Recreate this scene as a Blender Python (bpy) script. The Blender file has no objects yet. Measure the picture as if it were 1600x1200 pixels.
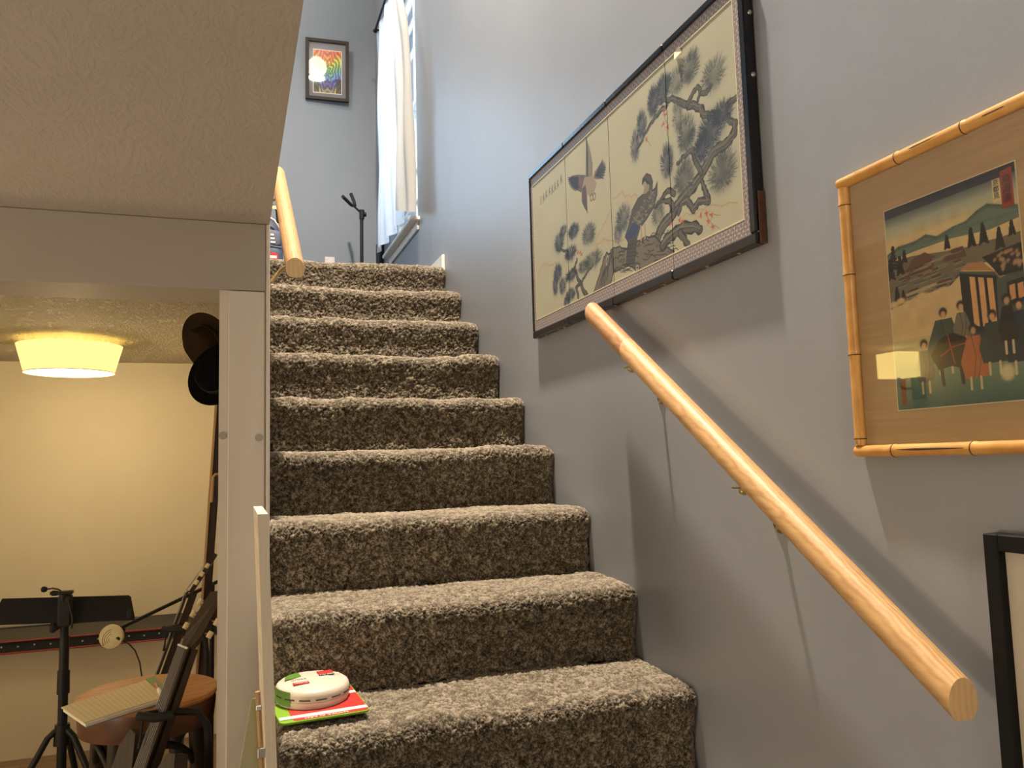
import bpy, math, random
import numpy as np
from mathutils import Vector, Matrix

random.seed(7)
rng = np.random.default_rng(11)
scene = bpy.context.scene
C = scene.collection

# ------------------------------------------------------------------ camera
cam_data = bpy.data.cameras.new('camera')
cam_data.sensor_fit = 'HORIZONTAL'
cam_data.sensor_width = 36.0
cam_data.lens = 36.0 * 1250.0 / 1600.0
cam_data.clip_start = 0.02
cam = bpy.data.objects.new('camera', cam_data)
C.objects.link(cam)
RIGHT = Vector((0.94415633, -0.32835605, -0.02740654))
UP = Vector((-0.00534644, -0.09843258, 0.99512936))
FWD = Vector((0.32945445, 0.93941116, 0.09469128))
cam.matrix_world = Matrix(((RIGHT.x, UP.x, -FWD.x, 0), (RIGHT.y, UP.y, -FWD.y, 0), (RIGHT.z, UP.z, -FWD.z, 0), (0, 0, 0, 1)))
scene.camera = cam

# ------------------------------------------------------------------ world, exposure, lights
vs = scene.view_settings
vs.view_transform = 'Standard'
try: vs.look = 'None'
except Exception: pass
vs.exposure = 0.0
vs.gamma = 1.0
vs.use_curve_mapping = False
w = bpy.data.worlds.new('sky')
scene.world = w
w.use_nodes = True
bg = w.node_tree.nodes['Background']
bg.inputs[0].default_value = (0.50, 0.74, 1.0, 1)
bg.inputs[1].default_value = 0.9

def lamp(name, kind, loc, energy, color, size=0.1, look=None, sizey=None, spread=None):
    d = bpy.data.lights.new(name, kind)
    d.energy = energy; d.color = color
    if kind == 'AREA':
        d.shape = 'RECTANGLE'; d.size = size; d.size_y = sizey or size
        if spread: d.spread = spread
    else:
        d.shadow_soft_size = size
    o = bpy.data.objects.new(name, d); C.objects.link(o); o.location = loc
    if look is not None:
        o.rotation_euler = (Vector(look) - Vector(loc)).to_track_quat('-Z', 'Y').to_euler()
    return o

lamp('stairwell_light', 'AREA', (0.47, 2.18, 4.035), 258, (1.0, 0.86, 0.69), 0.18, (0.47, 2.45, 0), None, math.radians(150)).data.shape = 'DISK'
lamp('back_window_daylight', 'AREA', (-0.30, 6.06, 2.40), 25, (0.50, 0.74, 1.0), 1.05, (-0.30, 3.0, 2.40), 1.2)
lamp('side_window_daylight', 'AREA', (-2.66, 3.92, 2.45), 16, (0.50, 0.73, 1.0), 1.5, (1.0, 4.3, 2.2), 1.2)
lamp('window_daylight', 'AREA', (1.65, 4.95, 2.4), 28, (0.72, 0.86, 1.0), 1.1, (0.9, 4.95, 2.3), 1.6)
lamp('front_room_light', 'POINT', (0.55, -0.15, 0.55), 10, (1.0, 0.84, 0.66), 0.12)
lamp('front_room_fill', 'POINT', (-2.2, 0.7, -0.55), 70, (1.0, 0.79, 0.56), 0.25)  # added fill from the unseen left; lifts the ceiling, post and right wall
lamp('front_low_fill', 'POINT', (0.3, -0.6, -0.5), 10, (1.0, 0.84, 0.66), 0.15)  # extra low point light, put in to brighten the lower right wall
lamp('landing_fill', 'POINT', (0.1, 4.6, 3.9), 48, (1.0, 0.88, 0.72), 0.1)  # invented source that brightens the wall beside the upper steps
lamp('back_room_fill', 'POINT', (-1.85, 2.75, -0.55), 16, (1.0, 0.80, 0.50), 0.15)  # unseen helper light for the stool and the lower back wall

# ------------------------------------------------------------------ node materials
def new_mat(name):
    m = bpy.data.materials.new(name); m.use_nodes = True
    nt = m.node_tree
    return m, nt, nt.nodes['Principled BSDF']

def coords(nt, scale=(1, 1, 1), rot=(0, 0, 0), kind='Object'):
    tc = nt.nodes.new('ShaderNodeTexCoord'); mp = nt.nodes.new('ShaderNodeMapping')
    mp.inputs['Scale'].default_value = scale; mp.inputs['Rotation'].default_value = rot
    nt.links.new(tc.outputs[kind], mp.inputs['Vector'])
    return mp.outputs['Vector']

def noise(nt, vec, scale, detail=4, rough=0.55, dist=0.0):
    n = nt.nodes.new('ShaderNodeTexNoise')
    n.inputs['Scale'].default_value = scale; n.inputs['Detail'].default_value = detail
    n.inputs['Roughness'].default_value = rough; n.inputs['Distortion'].default_value = dist
    nt.links.new(vec, n.inputs['Vector'])
    return n.outputs['Fac']

def ramp(nt, fac, stops):
    r = nt.nodes.new('ShaderNodeValToRGB')
    e = r.color_ramp.elements
    while len(e) > 1: e.remove(e[0])
    for i, (p, c) in enumerate(stops):
        x = e[0] if i == 0 else e.new(p)
        x.position = p; x.color = (*c, 1)
    nt.links.new(fac, r.inputs['Fac'])
    return r.outputs['Color']

def bump(nt, b, height, strength, dist=0.01, normal=None):
    n = nt.nodes.new('ShaderNodeBump')
    n.inputs['Strength'].default_value = strength; n.inputs['Distance'].default_value = dist
    nt.links.new(height, n.inputs['Height'])
    if normal is not None: nt.links.new(normal, n.inputs['Normal'])
    nt.links.new(n.outputs['Normal'], b.inputs['Normal'])
    return n.outputs['Normal']

def mul(c, k): return tuple(min(1, x * k) for x in c)

def plain(name, color, rough=0.5, var=0.06, scale=12, bumps=0.0, bscale=60, metal=0.0, spec=None, stretch=(1, 1, 1), rot=(0, 0, 0)):
    m, nt, b = new_mat(name)
    v = coords(nt, stretch, rot)
    f = noise(nt, v, scale)
    nt.links.new(ramp(nt, f, [(0.3, mul(color, 1 - var)), (0.7, mul(color, 1 + var))]), b.inputs['Base Color'])
    b.inputs['Roughness'].default_value = rough; b.inputs['Metallic'].default_value = metal
    if spec is not None: b.inputs['Specular IOR Level'].default_value = spec
    if bumps: bump(nt, b, noise(nt, v, bscale, 5), bumps)
    return m

def wood(name, c1, c2, rough=0.45, stretch=(12, 12, 1.2), rot=(0, 0, 0), scale=4, bumps=0.05):
    m, nt, b = new_mat(name)
    v = coords(nt, stretch, rot)
    f = noise(nt, v, scale, 6, 0.6, 0.8)
    wv = nt.nodes.new('ShaderNodeTexWave'); wv.inputs['Scale'].default_value = 1.3
    wv.inputs['Distortion'].default_value = 5.0; wv.inputs['Detail'].default_value = 2
    nt.links.new(v, wv.inputs['Vector'])
    mx = nt.nodes.new('ShaderNodeMath'); mx.operation = 'MULTIPLY_ADD'
    mx.inputs[1].default_value = 0.35
    nt.links.new(wv.outputs['Fac'], mx.inputs[0]); 
    m2 = nt.nodes.new('ShaderNodeMath'); m2.operation = 'MULTIPLY'; m2.inputs[1].default_value = 0.8
    nt.links.new(f, m2.inputs[0]); nt.links.new(m2.outputs[0], mx.inputs[2])
    nt.links.new(ramp(nt, mx.outputs[0], [(0.25, c2), (0.75, c1)]), b.inputs['Base Color'])
    b.inputs['Roughness'].default_value = rough
    if bumps: bump(nt, b, mx.outputs[0], bumps, 0.004)
    return m

def glass_mat(name):
    m = bpy.data.materials.new(name); m.use_nodes = True
    nt = m.node_tree; nt.nodes.clear()
    out = nt.nodes.new('ShaderNodeOutputMaterial'); mix = nt.nodes.new('ShaderNodeMixShader')
    tr = nt.nodes.new('ShaderNodeBsdfTransparent'); gl = nt.nodes.new('ShaderNodeBsdfGlossy')
    gl.inputs['Roughness'].default_value = 0.015
    lw = nt.nodes.new('ShaderNodeLayerWeight'); lw.inputs['Blend'].default_value = 0.5
    pw = nt.nodes.new('ShaderNodeMath'); pw.operation = 'POWER'; pw.inputs[1].default_value = 5.0
    fr = nt.nodes.new('ShaderNodeMath'); fr.operation = 'MULTIPLY_ADD'; fr.inputs[1].default_value = 0.95; fr.inputs[2].default_value = 0.045
    nt.links.new(lw.outputs['Facing'], pw.inputs[0]); nt.links.new(pw.outputs[0], fr.inputs[0])
    nt.links.new(fr.outputs[0], mix.inputs[0]); nt.links.new(tr.outputs[0], mix.inputs[1])
    nt.links.new(gl.outputs[0], mix.inputs[2]); nt.links.new(mix.outputs[0], out.inputs[0])
    return m

def glow_mat(name, color, strength, base=(0.8, 0.8, 0.8)):
    m, nt, b = new_mat(name)
    v = coords(nt)
    f = noise(nt, v, 60, 3)
    nt.links.new(ramp(nt, f, [(0.3, mul(base, 0.95)), (0.7, base)]), b.inputs['Base Color'])
    b.inputs['Emission Color'].default_value = (*color, 1)
    b.inputs['Emission Strength'].default_value = strength
    return m

def cloth_mat(name, color, trans=0.5):
    m = bpy.data.materials.new(name); m.use_nodes = True
    nt = m.node_tree; nt.nodes.clear()
    out = nt.nodes.new('ShaderNodeOutputMaterial'); mix = nt.nodes.new('ShaderNodeMixShader')
    v = coords(nt, (1, 1, 1))
    col = ramp(nt, noise(nt, v, 180, 2), [(0.3, mul(color, 0.94)), (0.7, color)])
    d = nt.nodes.new('ShaderNodeBsdfDiffuse'); t = nt.nodes.new('ShaderNodeBsdfTranslucent')
    nt.links.new(col, d.inputs[0]); nt.links.new(col, t.inputs[0])
    mix.inputs[0].default_value = trans
    nt.links.new(d.outputs[0], mix.inputs[1]); nt.links.new(t.outputs[0], mix.inputs[2])
    nt.links.new(mix.outputs[0], out.inputs[0])
    return m

def wall_mat(name, color, rough=0.55, var=0.05, bumps=0.06):
    m, nt, b = new_mat(name)
    v = coords(nt)
    f = noise(nt, v, 1.6, 6, 0.6, 0.5)
    base = ramp(nt, f, [(0.3, mul(color, 1 - var)), (0.7, mul(color, 1 + var))])
    f2 = noise(nt, coords(nt, (1, 1.0, 2.2)), 9, 6, 0.7, 1.0)
    sc = ramp(nt, f2, [(0.66, (0, 0, 0)), (0.78, (0.35, 0.35, 0.35))])
    mx = nt.nodes.new('ShaderNodeMix'); mx.data_type = 'RGBA'
    nt.links.new(sc, mx.inputs[0]); nt.links.new(base, mx.inputs[6])
    mx.inputs[7].default_value = (*mul(color, 0.82), 1)
    nt.links.new(mx.outputs[2], b.inputs['Base Color'])
    b.inputs['Roughness'].default_value = rough
    h = noise(nt, v, 140, 4, 0.6)
    bump(nt, b, h, bumps, 0.004)
    return m

def ceiling_mat(name, color, strength=0.6, scale=26):
    m, nt, b = new_mat(name)
    v = coords(nt, (1.0, 0.45, 1.0), (0, 0, 0.5))
    f = noise(nt, v, scale, 8, 0.62, 2.4)
    g = noise(nt, coords(nt), 3, 3)
    nt.links.new(ramp(nt, g, [(0.3, mul(color, 0.96)), (0.7, mul(color, 1.03))]), b.inputs['Base Color'])
    b.inputs['Roughness'].default_value = 0.85
    r = ramp(nt, f, [(0.42, (0, 0, 0)), (0.62, (1, 1, 1))])
    bump(nt, b, r, strength, 0.006 if strength < 0.5 else 0.02)
    return m

M = {}
M['wall'] = wall_mat('grey_blue_wall_paint', (0.285, 0.302, 0.335), 0.42, 0.05, 0.05)
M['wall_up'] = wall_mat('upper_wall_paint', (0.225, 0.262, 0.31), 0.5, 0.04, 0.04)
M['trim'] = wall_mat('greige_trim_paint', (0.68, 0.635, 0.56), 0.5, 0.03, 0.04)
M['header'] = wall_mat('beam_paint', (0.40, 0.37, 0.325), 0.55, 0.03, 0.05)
M['ceil'] = ceiling_mat('combed_ceiling_plaster', (0.52, 0.475, 0.42), 0.22, 20)
M['ceil2'] = ceiling_mat('rough_ceiling_plaster', (0.66, 0.58, 0.46), 0.9, 34)
M['cream'] = wall_mat('cream_wall_paint', (0.60, 0.545, 0.45), 0.6, 0.03, 0.03)
M['white'] = plain('white_gloss_paint', (0.78, 0.75, 0.70), 0.4, 0.03, 20)
M['black'] = plain('black_painted_metal', (0.009, 0.009, 0.010), 0.5, 0.2, 30, spec=0.3)
M['blackwood'] = plain('black_lacquer', (0.012, 0.012, 0.015), 0.25, 0.3, 30, 0.05, 80)
M['matteblack'] = plain('matte_black_wood', (0.006, 0.006, 0.006), 0.6, 0.2, 30, spec=0.2)
M['rubber'] = plain('black_rubber', (0.01, 0.01, 0.01), 0.8, 0.2, 40)
M['brass'] = plain('brass', (0.72, 0.55, 0.25), 0.25, 0.1, 40, metal=1.0)
M['nickel'] = plain('dull_nickel', (0.6, 0.58, 0.52), 0.3, 0.1, 40, metal=1.0)
M['glass'] = glass_mat('thin_glass')
M['rail'] = wood('pale_rail_wood', (0.66, 0.41, 0.185), (0.45, 0.245, 0.095), 0.5, (34, 1.0, 34), (math.atan(0.66), 0, 0), 1.6, 0.03)
M['rail2'] = wood('rosy_rail_wood', (0.52, 0.285, 0.12), (0.37, 0.18, 0.068), 0.5, (30, 1.2, 30), (math.atan(0.66), 0, 0), 1.4, 0.03)
M['endgrain'] = wood('rail_end_grain', (0.80, 0.56, 0.29), (0.72, 0.47, 0.22), 0.5, (20, 20, 20), (0, 0, 0), 3, 0.02)
M['bamboo'] = wood('bamboo', (0.72, 0.40, 0.115), (0.54, 0.26, 0.06), 0.3, (10, 10, 10), (0, 0, 0), 2, 0.03)
M['bamboo_dark'] = plain('bamboo_dark_split', (0.06, 0.03, 0.012), 0.7, 0.3, 60)
M['grasscloth'] = wood('tan_grasscloth_mat', (0.43, 0.29, 0.145), (0.36, 0.235, 0.115), 0.75, (1, 2.5, 60), (0, 0, 0), 3, 0.08)
M['walnut'] = wood('dark_brown_wood', (0.03, 0.012, 0.007), (0.014, 0.006, 0.004), 0.6, (14, 14, 2))
M['stoolwood'] = wood('honey_brown_wood', (0.58, 0.28, 0.085), (0.44, 0.185, 0.055), 0.4, (3, 14, 14), (0, 0, 0.4), 2.5)
M['stoolapron'] = wood('reddish_brown_wood', (0.13, 0.05, 0.02), (0.07, 0.027, 0.011), 0.4, (3, 3, 14), (0, 0, 0), 2.5)
M['whitewash'] = wood('whitewashed_wood', (0.74, 0.68, 0.56), (0.60, 0.53, 0.42), 0.7, (120, 120, 6), (0, 0, 0), 3, 0.1)
M['palewood'] = wood('pale_pine', (0.50, 0.33, 0.16), (0.36, 0.22, 0.10), 0.6, (20, 20, 2))
M['olive'] = plain('olive_paint', (0.42, 0.40, 0.23), 0.6, 0.10, 14, 0.08, 60)
M['paper'] = plain('cream_paper', (0.80, 0.70, 0.46), 0.8, 0.02, 30)
M['cream_plastic'] = plain('cream_plastic', (0.66, 0.56, 0.33), 0.45, 0.03, 20)
M['felt_brown'] = plain('brown_felt', (0.028, 0.016, 0.008), 1.0, 0.2, 60, 0.2, 300, spec=0.1)
M['felt_black'] = plain('black_felt', (0.004, 0.004, 0.004), 1.0, 0.2, 60, 0.2, 300, spec=0.05)
M['navy'] = plain('navy_nylon', (0.045, 0.06, 0.11), 0.6, 0.15, 50, 0.1, 400)
M['slate'] = plain('slate_nylon', (0.11, 0.13, 0.19), 0.65, 0.12, 50, 0.1, 400)
M['red'] = plain('red_print', (0.50, 0.035, 0.03), 0.4, 0.04, 20)
M['green'] = plain('lime_green_print', (0.22, 0.42, 0.03), 0.4, 0.04, 20)
M['leafgreen'] = plain('leaf_green_print', (0.10, 0.24, 0.03), 0.4, 0.04, 20)
M['alarm'] = plain('ivory_plastic', (0.66, 0.58, 0.48), 0.4, 0.02, 20)
M['darkslot'] = plain('dark_slot', (0.05, 0.035, 0.03), 0.7, 0.1, 20)
M['whiteprint'] = plain('white_print', (0.80, 0.77, 0.70), 0.5, 0.02, 20)
M['outlet'] = plain('white_plastic', (0.74, 0.72, 0.68), 0.4, 0.02, 20)
M['mat_white'] = plain('white_mat_board', (0.62, 0.57, 0.47), 0.85, 0.02, 20)
M['mat_grey'] = plain('grey_mat_board', (0.23, 0.225, 0.24), 0.85, 0.03, 20)
M['espresso'] = wood('dark_frame_wood', (0.035, 0.027, 0.02), (0.022, 0.016, 0.012), 0.65, (20, 20, 2))
M['string'] = plain('steel_string', (0.3, 0.28, 0.26), 0.5, 0.05, 50, metal=1.0)
M['curtain'] = cloth_mat('white_curtain_cloth', (0.80, 0.84, 0.90), 0.5)
M['curtain2'] = cloth_mat('ivory_curtain_cloth', (0.78, 0.73, 0.66), 0.22)
M['shade'] = glow_mat('glowing_lamp_shade', (1.0, 0.78, 0.28), 1.1, (0.8, 0.7, 0.4))
M['diffuser'] = glow_mat('glowing_diffuser', (1.0, 0.92, 0.60), 2.6)
M['sconce_white'] = glow_mat('glowing_globe', (1.0, 0.92, 0.78), 12.0)
M['sconce'] = glow_mat('glowing_sconce_shade', (1.0, 0.72, 0.22), 9.0, (0.8, 0.7, 0.4))

def carpet_mat():
    m, nt, b = new_mat('brown_speckled_carpet')
    at = nt.nodes.new('ShaderNodeAttribute'); at.attribute_name = 'tuft'
    v = coords(nt)
    big = noise(nt, v, 7, 4)
    fine = noise(nt, v, 420, 2, 0.6)
    a = nt.nodes.new('ShaderNodeMath'); a.operation = 'MULTIPLY_ADD'; a.inputs[1].default_value = 0.55
    nt.links.new(at.outputs['Fac'], a.inputs[0])
    f2 = nt.nodes.new('ShaderNodeMath'); f2.operation = 'MULTIPLY'; f2.inputs[1].default_value = 0.45
    nt.links.new(fine, f2.inputs[0]); nt.links.new(f2.outputs[0], a.inputs[2])
    col = ramp(nt, a.outputs[0], [(0.25, (0.022, 0.017, 0.011)), (0.5, (0.145, 0.118, 0.084)), (0.76, (0.47, 0.40, 0.30))])
    mx = nt.nodes.new('ShaderNodeMix'); mx.data_type = 'RGBA'; mx.blend_type = 'MULTIPLY'; mx.inputs[0].default_value = 1.0
    nt.links.new(col, mx.inputs[6])
    nt.links.new(ramp(nt, big, [(0.3, (0.86, 0.86, 0.86)), (0.7, (1, 1, 1))]), mx.inputs[7])
    nt.links.new(mx.outputs[2], b.inputs['Base Color'])
    b.inputs['Roughness'].default_value = 1.0
    b.inputs['Specular IOR Level'].default_value = 0.1
    try:
        b.inputs['Sheen Weight'].default_value = 0.45
        b.inputs['Sheen Tint'].default_value = (0.9, 0.8, 0.65, 1)
    except Exception: pass
    bump(nt, b, fine, 0.6, 0.004)
    return m
M['carpet'] = carpet_mat()

def floor_mat():
    m, nt, b = new_mat('brown_laminate')
    oi = nt.nodes.new('ShaderNodeObjectInfo')
    v = coords(nt, (3, 30, 10))
    f = noise(nt, v, 2.5, 6, 0.6, 0.6)
    a = nt.nodes.new('ShaderNodeMath'); a.operation = 'MULTIPLY_ADD'; a.inputs[1].default_value = 0.35
    nt.links.new(oi.outputs['Random'], a.inputs[0])
    f2 = nt.nodes.new('ShaderNodeMath'); f2.operation = 'MULTIPLY'; f2.inputs[1].default_value = 0.7
    nt.links.new(f, f2.inputs[0]); nt.links.new(f2.outputs[0], a.inputs[2])
    nt.links.new(ramp(nt, a.outputs[0], [(0.2, (0.10, 0.062, 0.035)), (0.8, (0.27, 0.18, 0.105))]), b.inputs['Base Color'])
    b.inputs['Roughness'].default_value = 0.4
    return m
M['plank'] = floor_mat()
M['subfloor'] = plain('dark_subfloor', (0.05, 0.035, 0.022), 0.8)

def stripe_mat():
    m, nt, b = new_mat('striped_grey_textile')
    v = coords(nt, (1, 1, 1))
    wv = nt.nodes.new('ShaderNodeTexWave'); wv.bands_direction = 'X'
    wv.inputs['Scale'].default_value = 16.0; wv.inputs['Distortion'].default_value = 0.6; wv.inputs['Detail'].default_value = 2
    nt.links.new(v, wv.inputs['Vector'])
    nt.links.new(ramp(nt, wv.outputs['Fac'], [(0.2, (0.046, 0.043, 0.041)), (0.8, (0.064, 0.058, 0.054))]), b.inputs['Base Color'])
    b.inputs['Roughness'].default_value = 0.95
    bump(nt, b, noise(nt, v, 300, 2), 0.4, 0.003)
    return m
M['textile'] = stripe_mat()
M['band'] = plain('black_woven_band', (0.012, 0.016, 0.02), 0.9, 0.3, 90, 0.3, 400)
M['redcord'] = plain('dark_red_cord', (0.26, 0.03, 0.035), 0.8, 0.1, 60)
M['dot'] = plain('pale_teal_stitch', (0.30, 0.36, 0.36), 0.8, 0.1, 60)

def brocade_mat():
    m, nt, b = new_mat('silver_brown_brocade')
    v = coords(nt, (1, 1, 1), (math.radians(45), 0, 0))
    vo = nt.nodes.new('ShaderNodeTexVoronoi'); vo.inputs['Scale'].default_value = 92
    vo.inputs['Randomness'].default_value = 0.12
    nt.links.new(v, vo.inputs['Vector'])
    ck = nt.nodes.new('ShaderNodeTexChecker'); ck.inputs['Scale'].default_value = 150
    ck.inputs['Color1'].default_value = (0.20, 0.155, 0.135, 1); ck.inputs['Color2'].default_value = (0.30, 0.255, 0.235, 1)
    nt.links.new(v, ck.inputs['Vector'])
    mx = nt.nodes.new('ShaderNodeMix'); mx.data_type = 'RGBA'
    nt.links.new(ramp(nt, vo.outputs['Distance'], [(0.16, (1, 1, 1)), (0.3, (0, 0, 0))]), mx.inputs[0])
    nt.links.new(ck.outputs[0], mx.inputs[6]); mx.inputs[7].default_value = (0.46, 0.42, 0.39, 1)
    nt.links.new(mx.outputs[2], b.inputs['Base Color'])
    b.inputs['Roughness'].default_value = 0.55
    return m
M['brocade'] = brocade_mat()
M['goldline'] = plain('pale_gold_line', (0.62, 0.54, 0.36), 0.5, 0.05, 40)

# ------------------------------------------------------------------ mesh helpers
class MB:
    def __init__(s): s.v = []; s.f = []; s.m = []; s.uv = None
    def add(s, v, f, mi=0):
        n = len(s.v); s.v += [tuple(p) for p in v]
        s.f += [tuple(i + n for i in q) for q in f]; s.m += [mi] * len(f)
        return s
    def box(s, x0, x1, y0, y1, z0, z1, mi=0, bev=0.0):
        if bev <= 0:
            v = [(x, y, z) for x in (x0, x1) for y in (y0, y1) for z in (z0, z1)]
            f = [(0, 1, 3, 2), (4, 6, 7, 5), (0, 4, 5, 1), (2, 3, 7, 6), (0, 2, 6, 4), (1, 5, 7, 3)]
            return s.add(v, f, mi)
        b = min(bev, (x1 - x0) / 2.01, (y1 - y0) / 2.01, (z1 - z0) / 2.01)
        v = []; idx = {}
        for ix, X in enumerate((x0, x1)):
            for iy, Y in enumerate((y0, y1)):
                for iz, Z in enumerate((z0, z1)):
                    sx, sy, sz = 1 - 2 * ix, 1 - 2 * iy, 1 - 2 * iz
                    for a in range(3):
                        p = [X + sx * b, Y + sy * b, Z + sz * b]; p[a] = (X, Y, Z)[a]
                        idx[(ix, iy, iz, a)] = len(v); v.append(p)
        f = []
        for a in range(3):
            o = [i for i in range(3) if i != a]
            for e in (0, 1):
                q = []
                for (i, j) in ((0, 0), (0, 1), (1, 1), (1, 0)):
                    k = [0, 0, 0]; k[a] = e; k[o[0]] = i; k[o[1]] = j
                    q.append(idx[(*k, a)])
                f.append(q)
        for a in range(3):
            o = [i for i in range(3) if i != a]
            for i in (0, 1):
                for j in (0, 1):
                    k0 = [0, 0, 0]; k0[o[0]] = i; k0[o[1]] = j; k1 = list(k0); k1[a] = 1
                    f.append((idx[(*k0, o[0])], idx[(*k1, o[0])], idx[(*k1, o[1])], idx[(*k0, o[1])]))
        for ix in (0, 1):
            for iy in (0, 1):
                for iz in (0, 1):
                    f.append(tuple(idx[(ix, iy, iz, a)] for a in range(3)))
        return s.add(v, f, mi)
    def tube(s, path, r, n=12, mi=0, cap=True):
        P = [Vector(p) for p in path]; rs = r if isinstance(r, (list, tuple)) else [r] * len(P)
        v = []; f = []; up = None
        for i, p in enumerate(P):
            t = (P[min(i + 1, len(P) - 1)] - P[max(i - 1, 0)]).normalized()
            if up is None:
                up = Vector((0, 0, 1)) if abs(t.z) < 0.9 else Vector((1, 0, 0))
            a = (up - t * up.dot(t)).normalized(); b = t.cross(a); up = a
            for k in range(n):
                g = 2 * math.pi * k / n
                v.append(p + (a * math.cos(g) + b * math.sin(g)) * rs[i])
        for i in range(len(P) - 1):
            for k in range(n):
                f.append((i * n + k, i * n + (k + 1) % n, (i + 1) * n + (k + 1) % n, (i + 1) * n + k))
        if cap:
            f.append(tuple(reversed(range(n)))); f.append(tuple(range((len(P) - 1) * n, len(P) * n)))
        return s.add(v, f, mi)
    def lathe(s, prof, origin=(0, 0, 0), axis=(0, 0, 1), n=32, mi=0, sq=(1, 1)):
        ax = Vector(axis).normalized(); o = Vector(origin)
        a = (Vector((1, 0, 0)) if abs(ax.x) < 0.9 else Vector((0, 1, 0))); a = (a - ax * a.dot(ax)).normalized(); b = ax.cross(a)
        v = []; f = []
        for (r, h) in prof:
            for k in range(n):
                g = 2 * math.pi * k / n
                v.append(o + ax * h + a * (r * sq[0] * math.cos(g)) + b * (r * sq[1] * math.sin(g)))
        for i in range(len(prof) - 1):
            for k in range(n):
                f.append((i * n + k, i * n + (k + 1) % n, (i + 1) * n + (k + 1) % n, (i + 1) * n + k))
        if prof[0][0] > 1e-6: f.append(tuple(reversed(range(n))))
        if prof[-1][0] > 1e-6: f.append(tuple(range((len(prof) - 1) * n, len(prof) * n)))
        return s.add(v, f, mi)
    def prism(s, outline, O, ux, uy, thick, mi=0):
        O, ux, uy = Vector(O), Vector(ux), Vector(uy); nz = ux.cross(uy).normalized()
        n = len(outline)
        v = [O + ux * p[0] + uy * p[1] + nz * (-thick / 2) for p in outline] + [O + ux * p[0] + uy * p[1] + nz * (thick / 2) for p in outline]
        f = [tuple(reversed(range(n))), tuple(range(n, 2 * n))] + [(i, (i + 1) % n, n + (i + 1) % n, n + i) for i in range(n)]
        return s.add(v, f, mi)

def loc_of(o):
    p = Vector((0, 0, 0))
    while o is not None:
        p = p + Vector(o.location); o = o.parent
    return p

def obj(name, mb, mats, parent=None, smooth=False, auto=None):
    me = bpy.data.meshes.new(name)
    off = loc_of(parent)
    me.from_pydata([(p[0] - off.x, p[1] - off.y, p[2] - off.z) for p in mb.v], [], mb.f)
    mats = mats if isinstance(mats, (list, tuple)) else [mats]
    for m in mats: me.materials.append(m)
    if len(mats) > 1: me.polygons.foreach_set('material_index', mb.m)
    if smooth:
        me.polygons.foreach_set('use_smooth', [True] * len(me.polygons))
        try: me.set_sharp_from_angle(angle=math.radians(auto or 40))
        except Exception: pass
    me.update()
    o = bpy.data.objects.new(name, me); C.objects.link(o)
    if parent is not None: o.parent = parent
    return o

def tag(o, label=None, cat=None, group=None, kind=None):
    if label: o['label'] = label
    if cat: o['category'] = cat
    if group: o['group'] = group
    if kind: o['kind'] = kind
    return o

def thing(name, label, cat, loc, group=None):
    o = bpy.data.objects.new(name, None); C.objects.link(o); o.location = loc
    o.empty_display_size = 0.05
    return tag(o, label, cat, group)

def struct(name, mb, m, label=None, parent=None, smooth=False):
    o = obj(name, mb, m, parent, smooth)
    if parent is None: tag(o, label, None, None, 'structure')
    elif label: o['label'] = label
    return o

def copy_tree(o, parent=None):
    c = o.copy(); C.objects.link(c)
    if parent is not None: c.parent = parent
    for ch in list(o.children): copy_tree(ch, c)
    return c

def text(name, body, size, loc, rx, ux, mat, parent, extrude=0.0002, align='CENTER'):
    """flat lettering: rx = writing direction, ux = up direction of the letters"""
    cu = bpy.data.curves.new(name, 'FONT'); cu.body = body; cu.size = size
    cu.align_x = align; cu.align_y = 'CENTER'; cu.extrude = extrude
    cu.materials.append(mat)
    tmp = bpy.data.objects.new(name, cu); C.objects.link(tmp)
    bpy.context.view_layer.update()
    me = bpy.data.meshes.new_from_object(tmp.evaluated_get(bpy.context.evaluated_depsgraph_get()))
    bpy.data.objects.remove(tmp); bpy.data.curves.remove(cu); me.name = name
    if not me.materials: me.materials.append(mat)
    o = bpy.data.objects.new(name, me); C.objects.link(o)
    rx = Vector(rx).normalized(); ux = Vector(ux); ux = (ux - rx * ux.dot(rx)).normalized(); nz = rx.cross(ux)
    off = loc_of(parent); p = Vector(loc) - off
    o.parent = parent
    o.matrix_local = Matrix(((rx.x, ux.x, nz.x, p.x), (rx.y, ux.y, nz.y, p.y), (rx.z, ux.z, nz.z, p.z), (0, 0, 0, 1)))
    return o

# ------------------------------------------------------------------ measures (metres, lens at the origin)
XR = 1.0226            # right wall
XL = 0.0885             # left side of the flight
ZF = -1.479            # lower floor
ZC = 0.657             # lower ceiling
ZU = 0.991             # upper floor
ZT = 4.30              # upper ceiling
Y0, Z0, RUN, RISE = 1.408, -0.719, 0.2763, 0.19
YP = 2.22              # beam face
YB = 5.36              # lower back wall
YU = 5.90              # upper back wall

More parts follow.
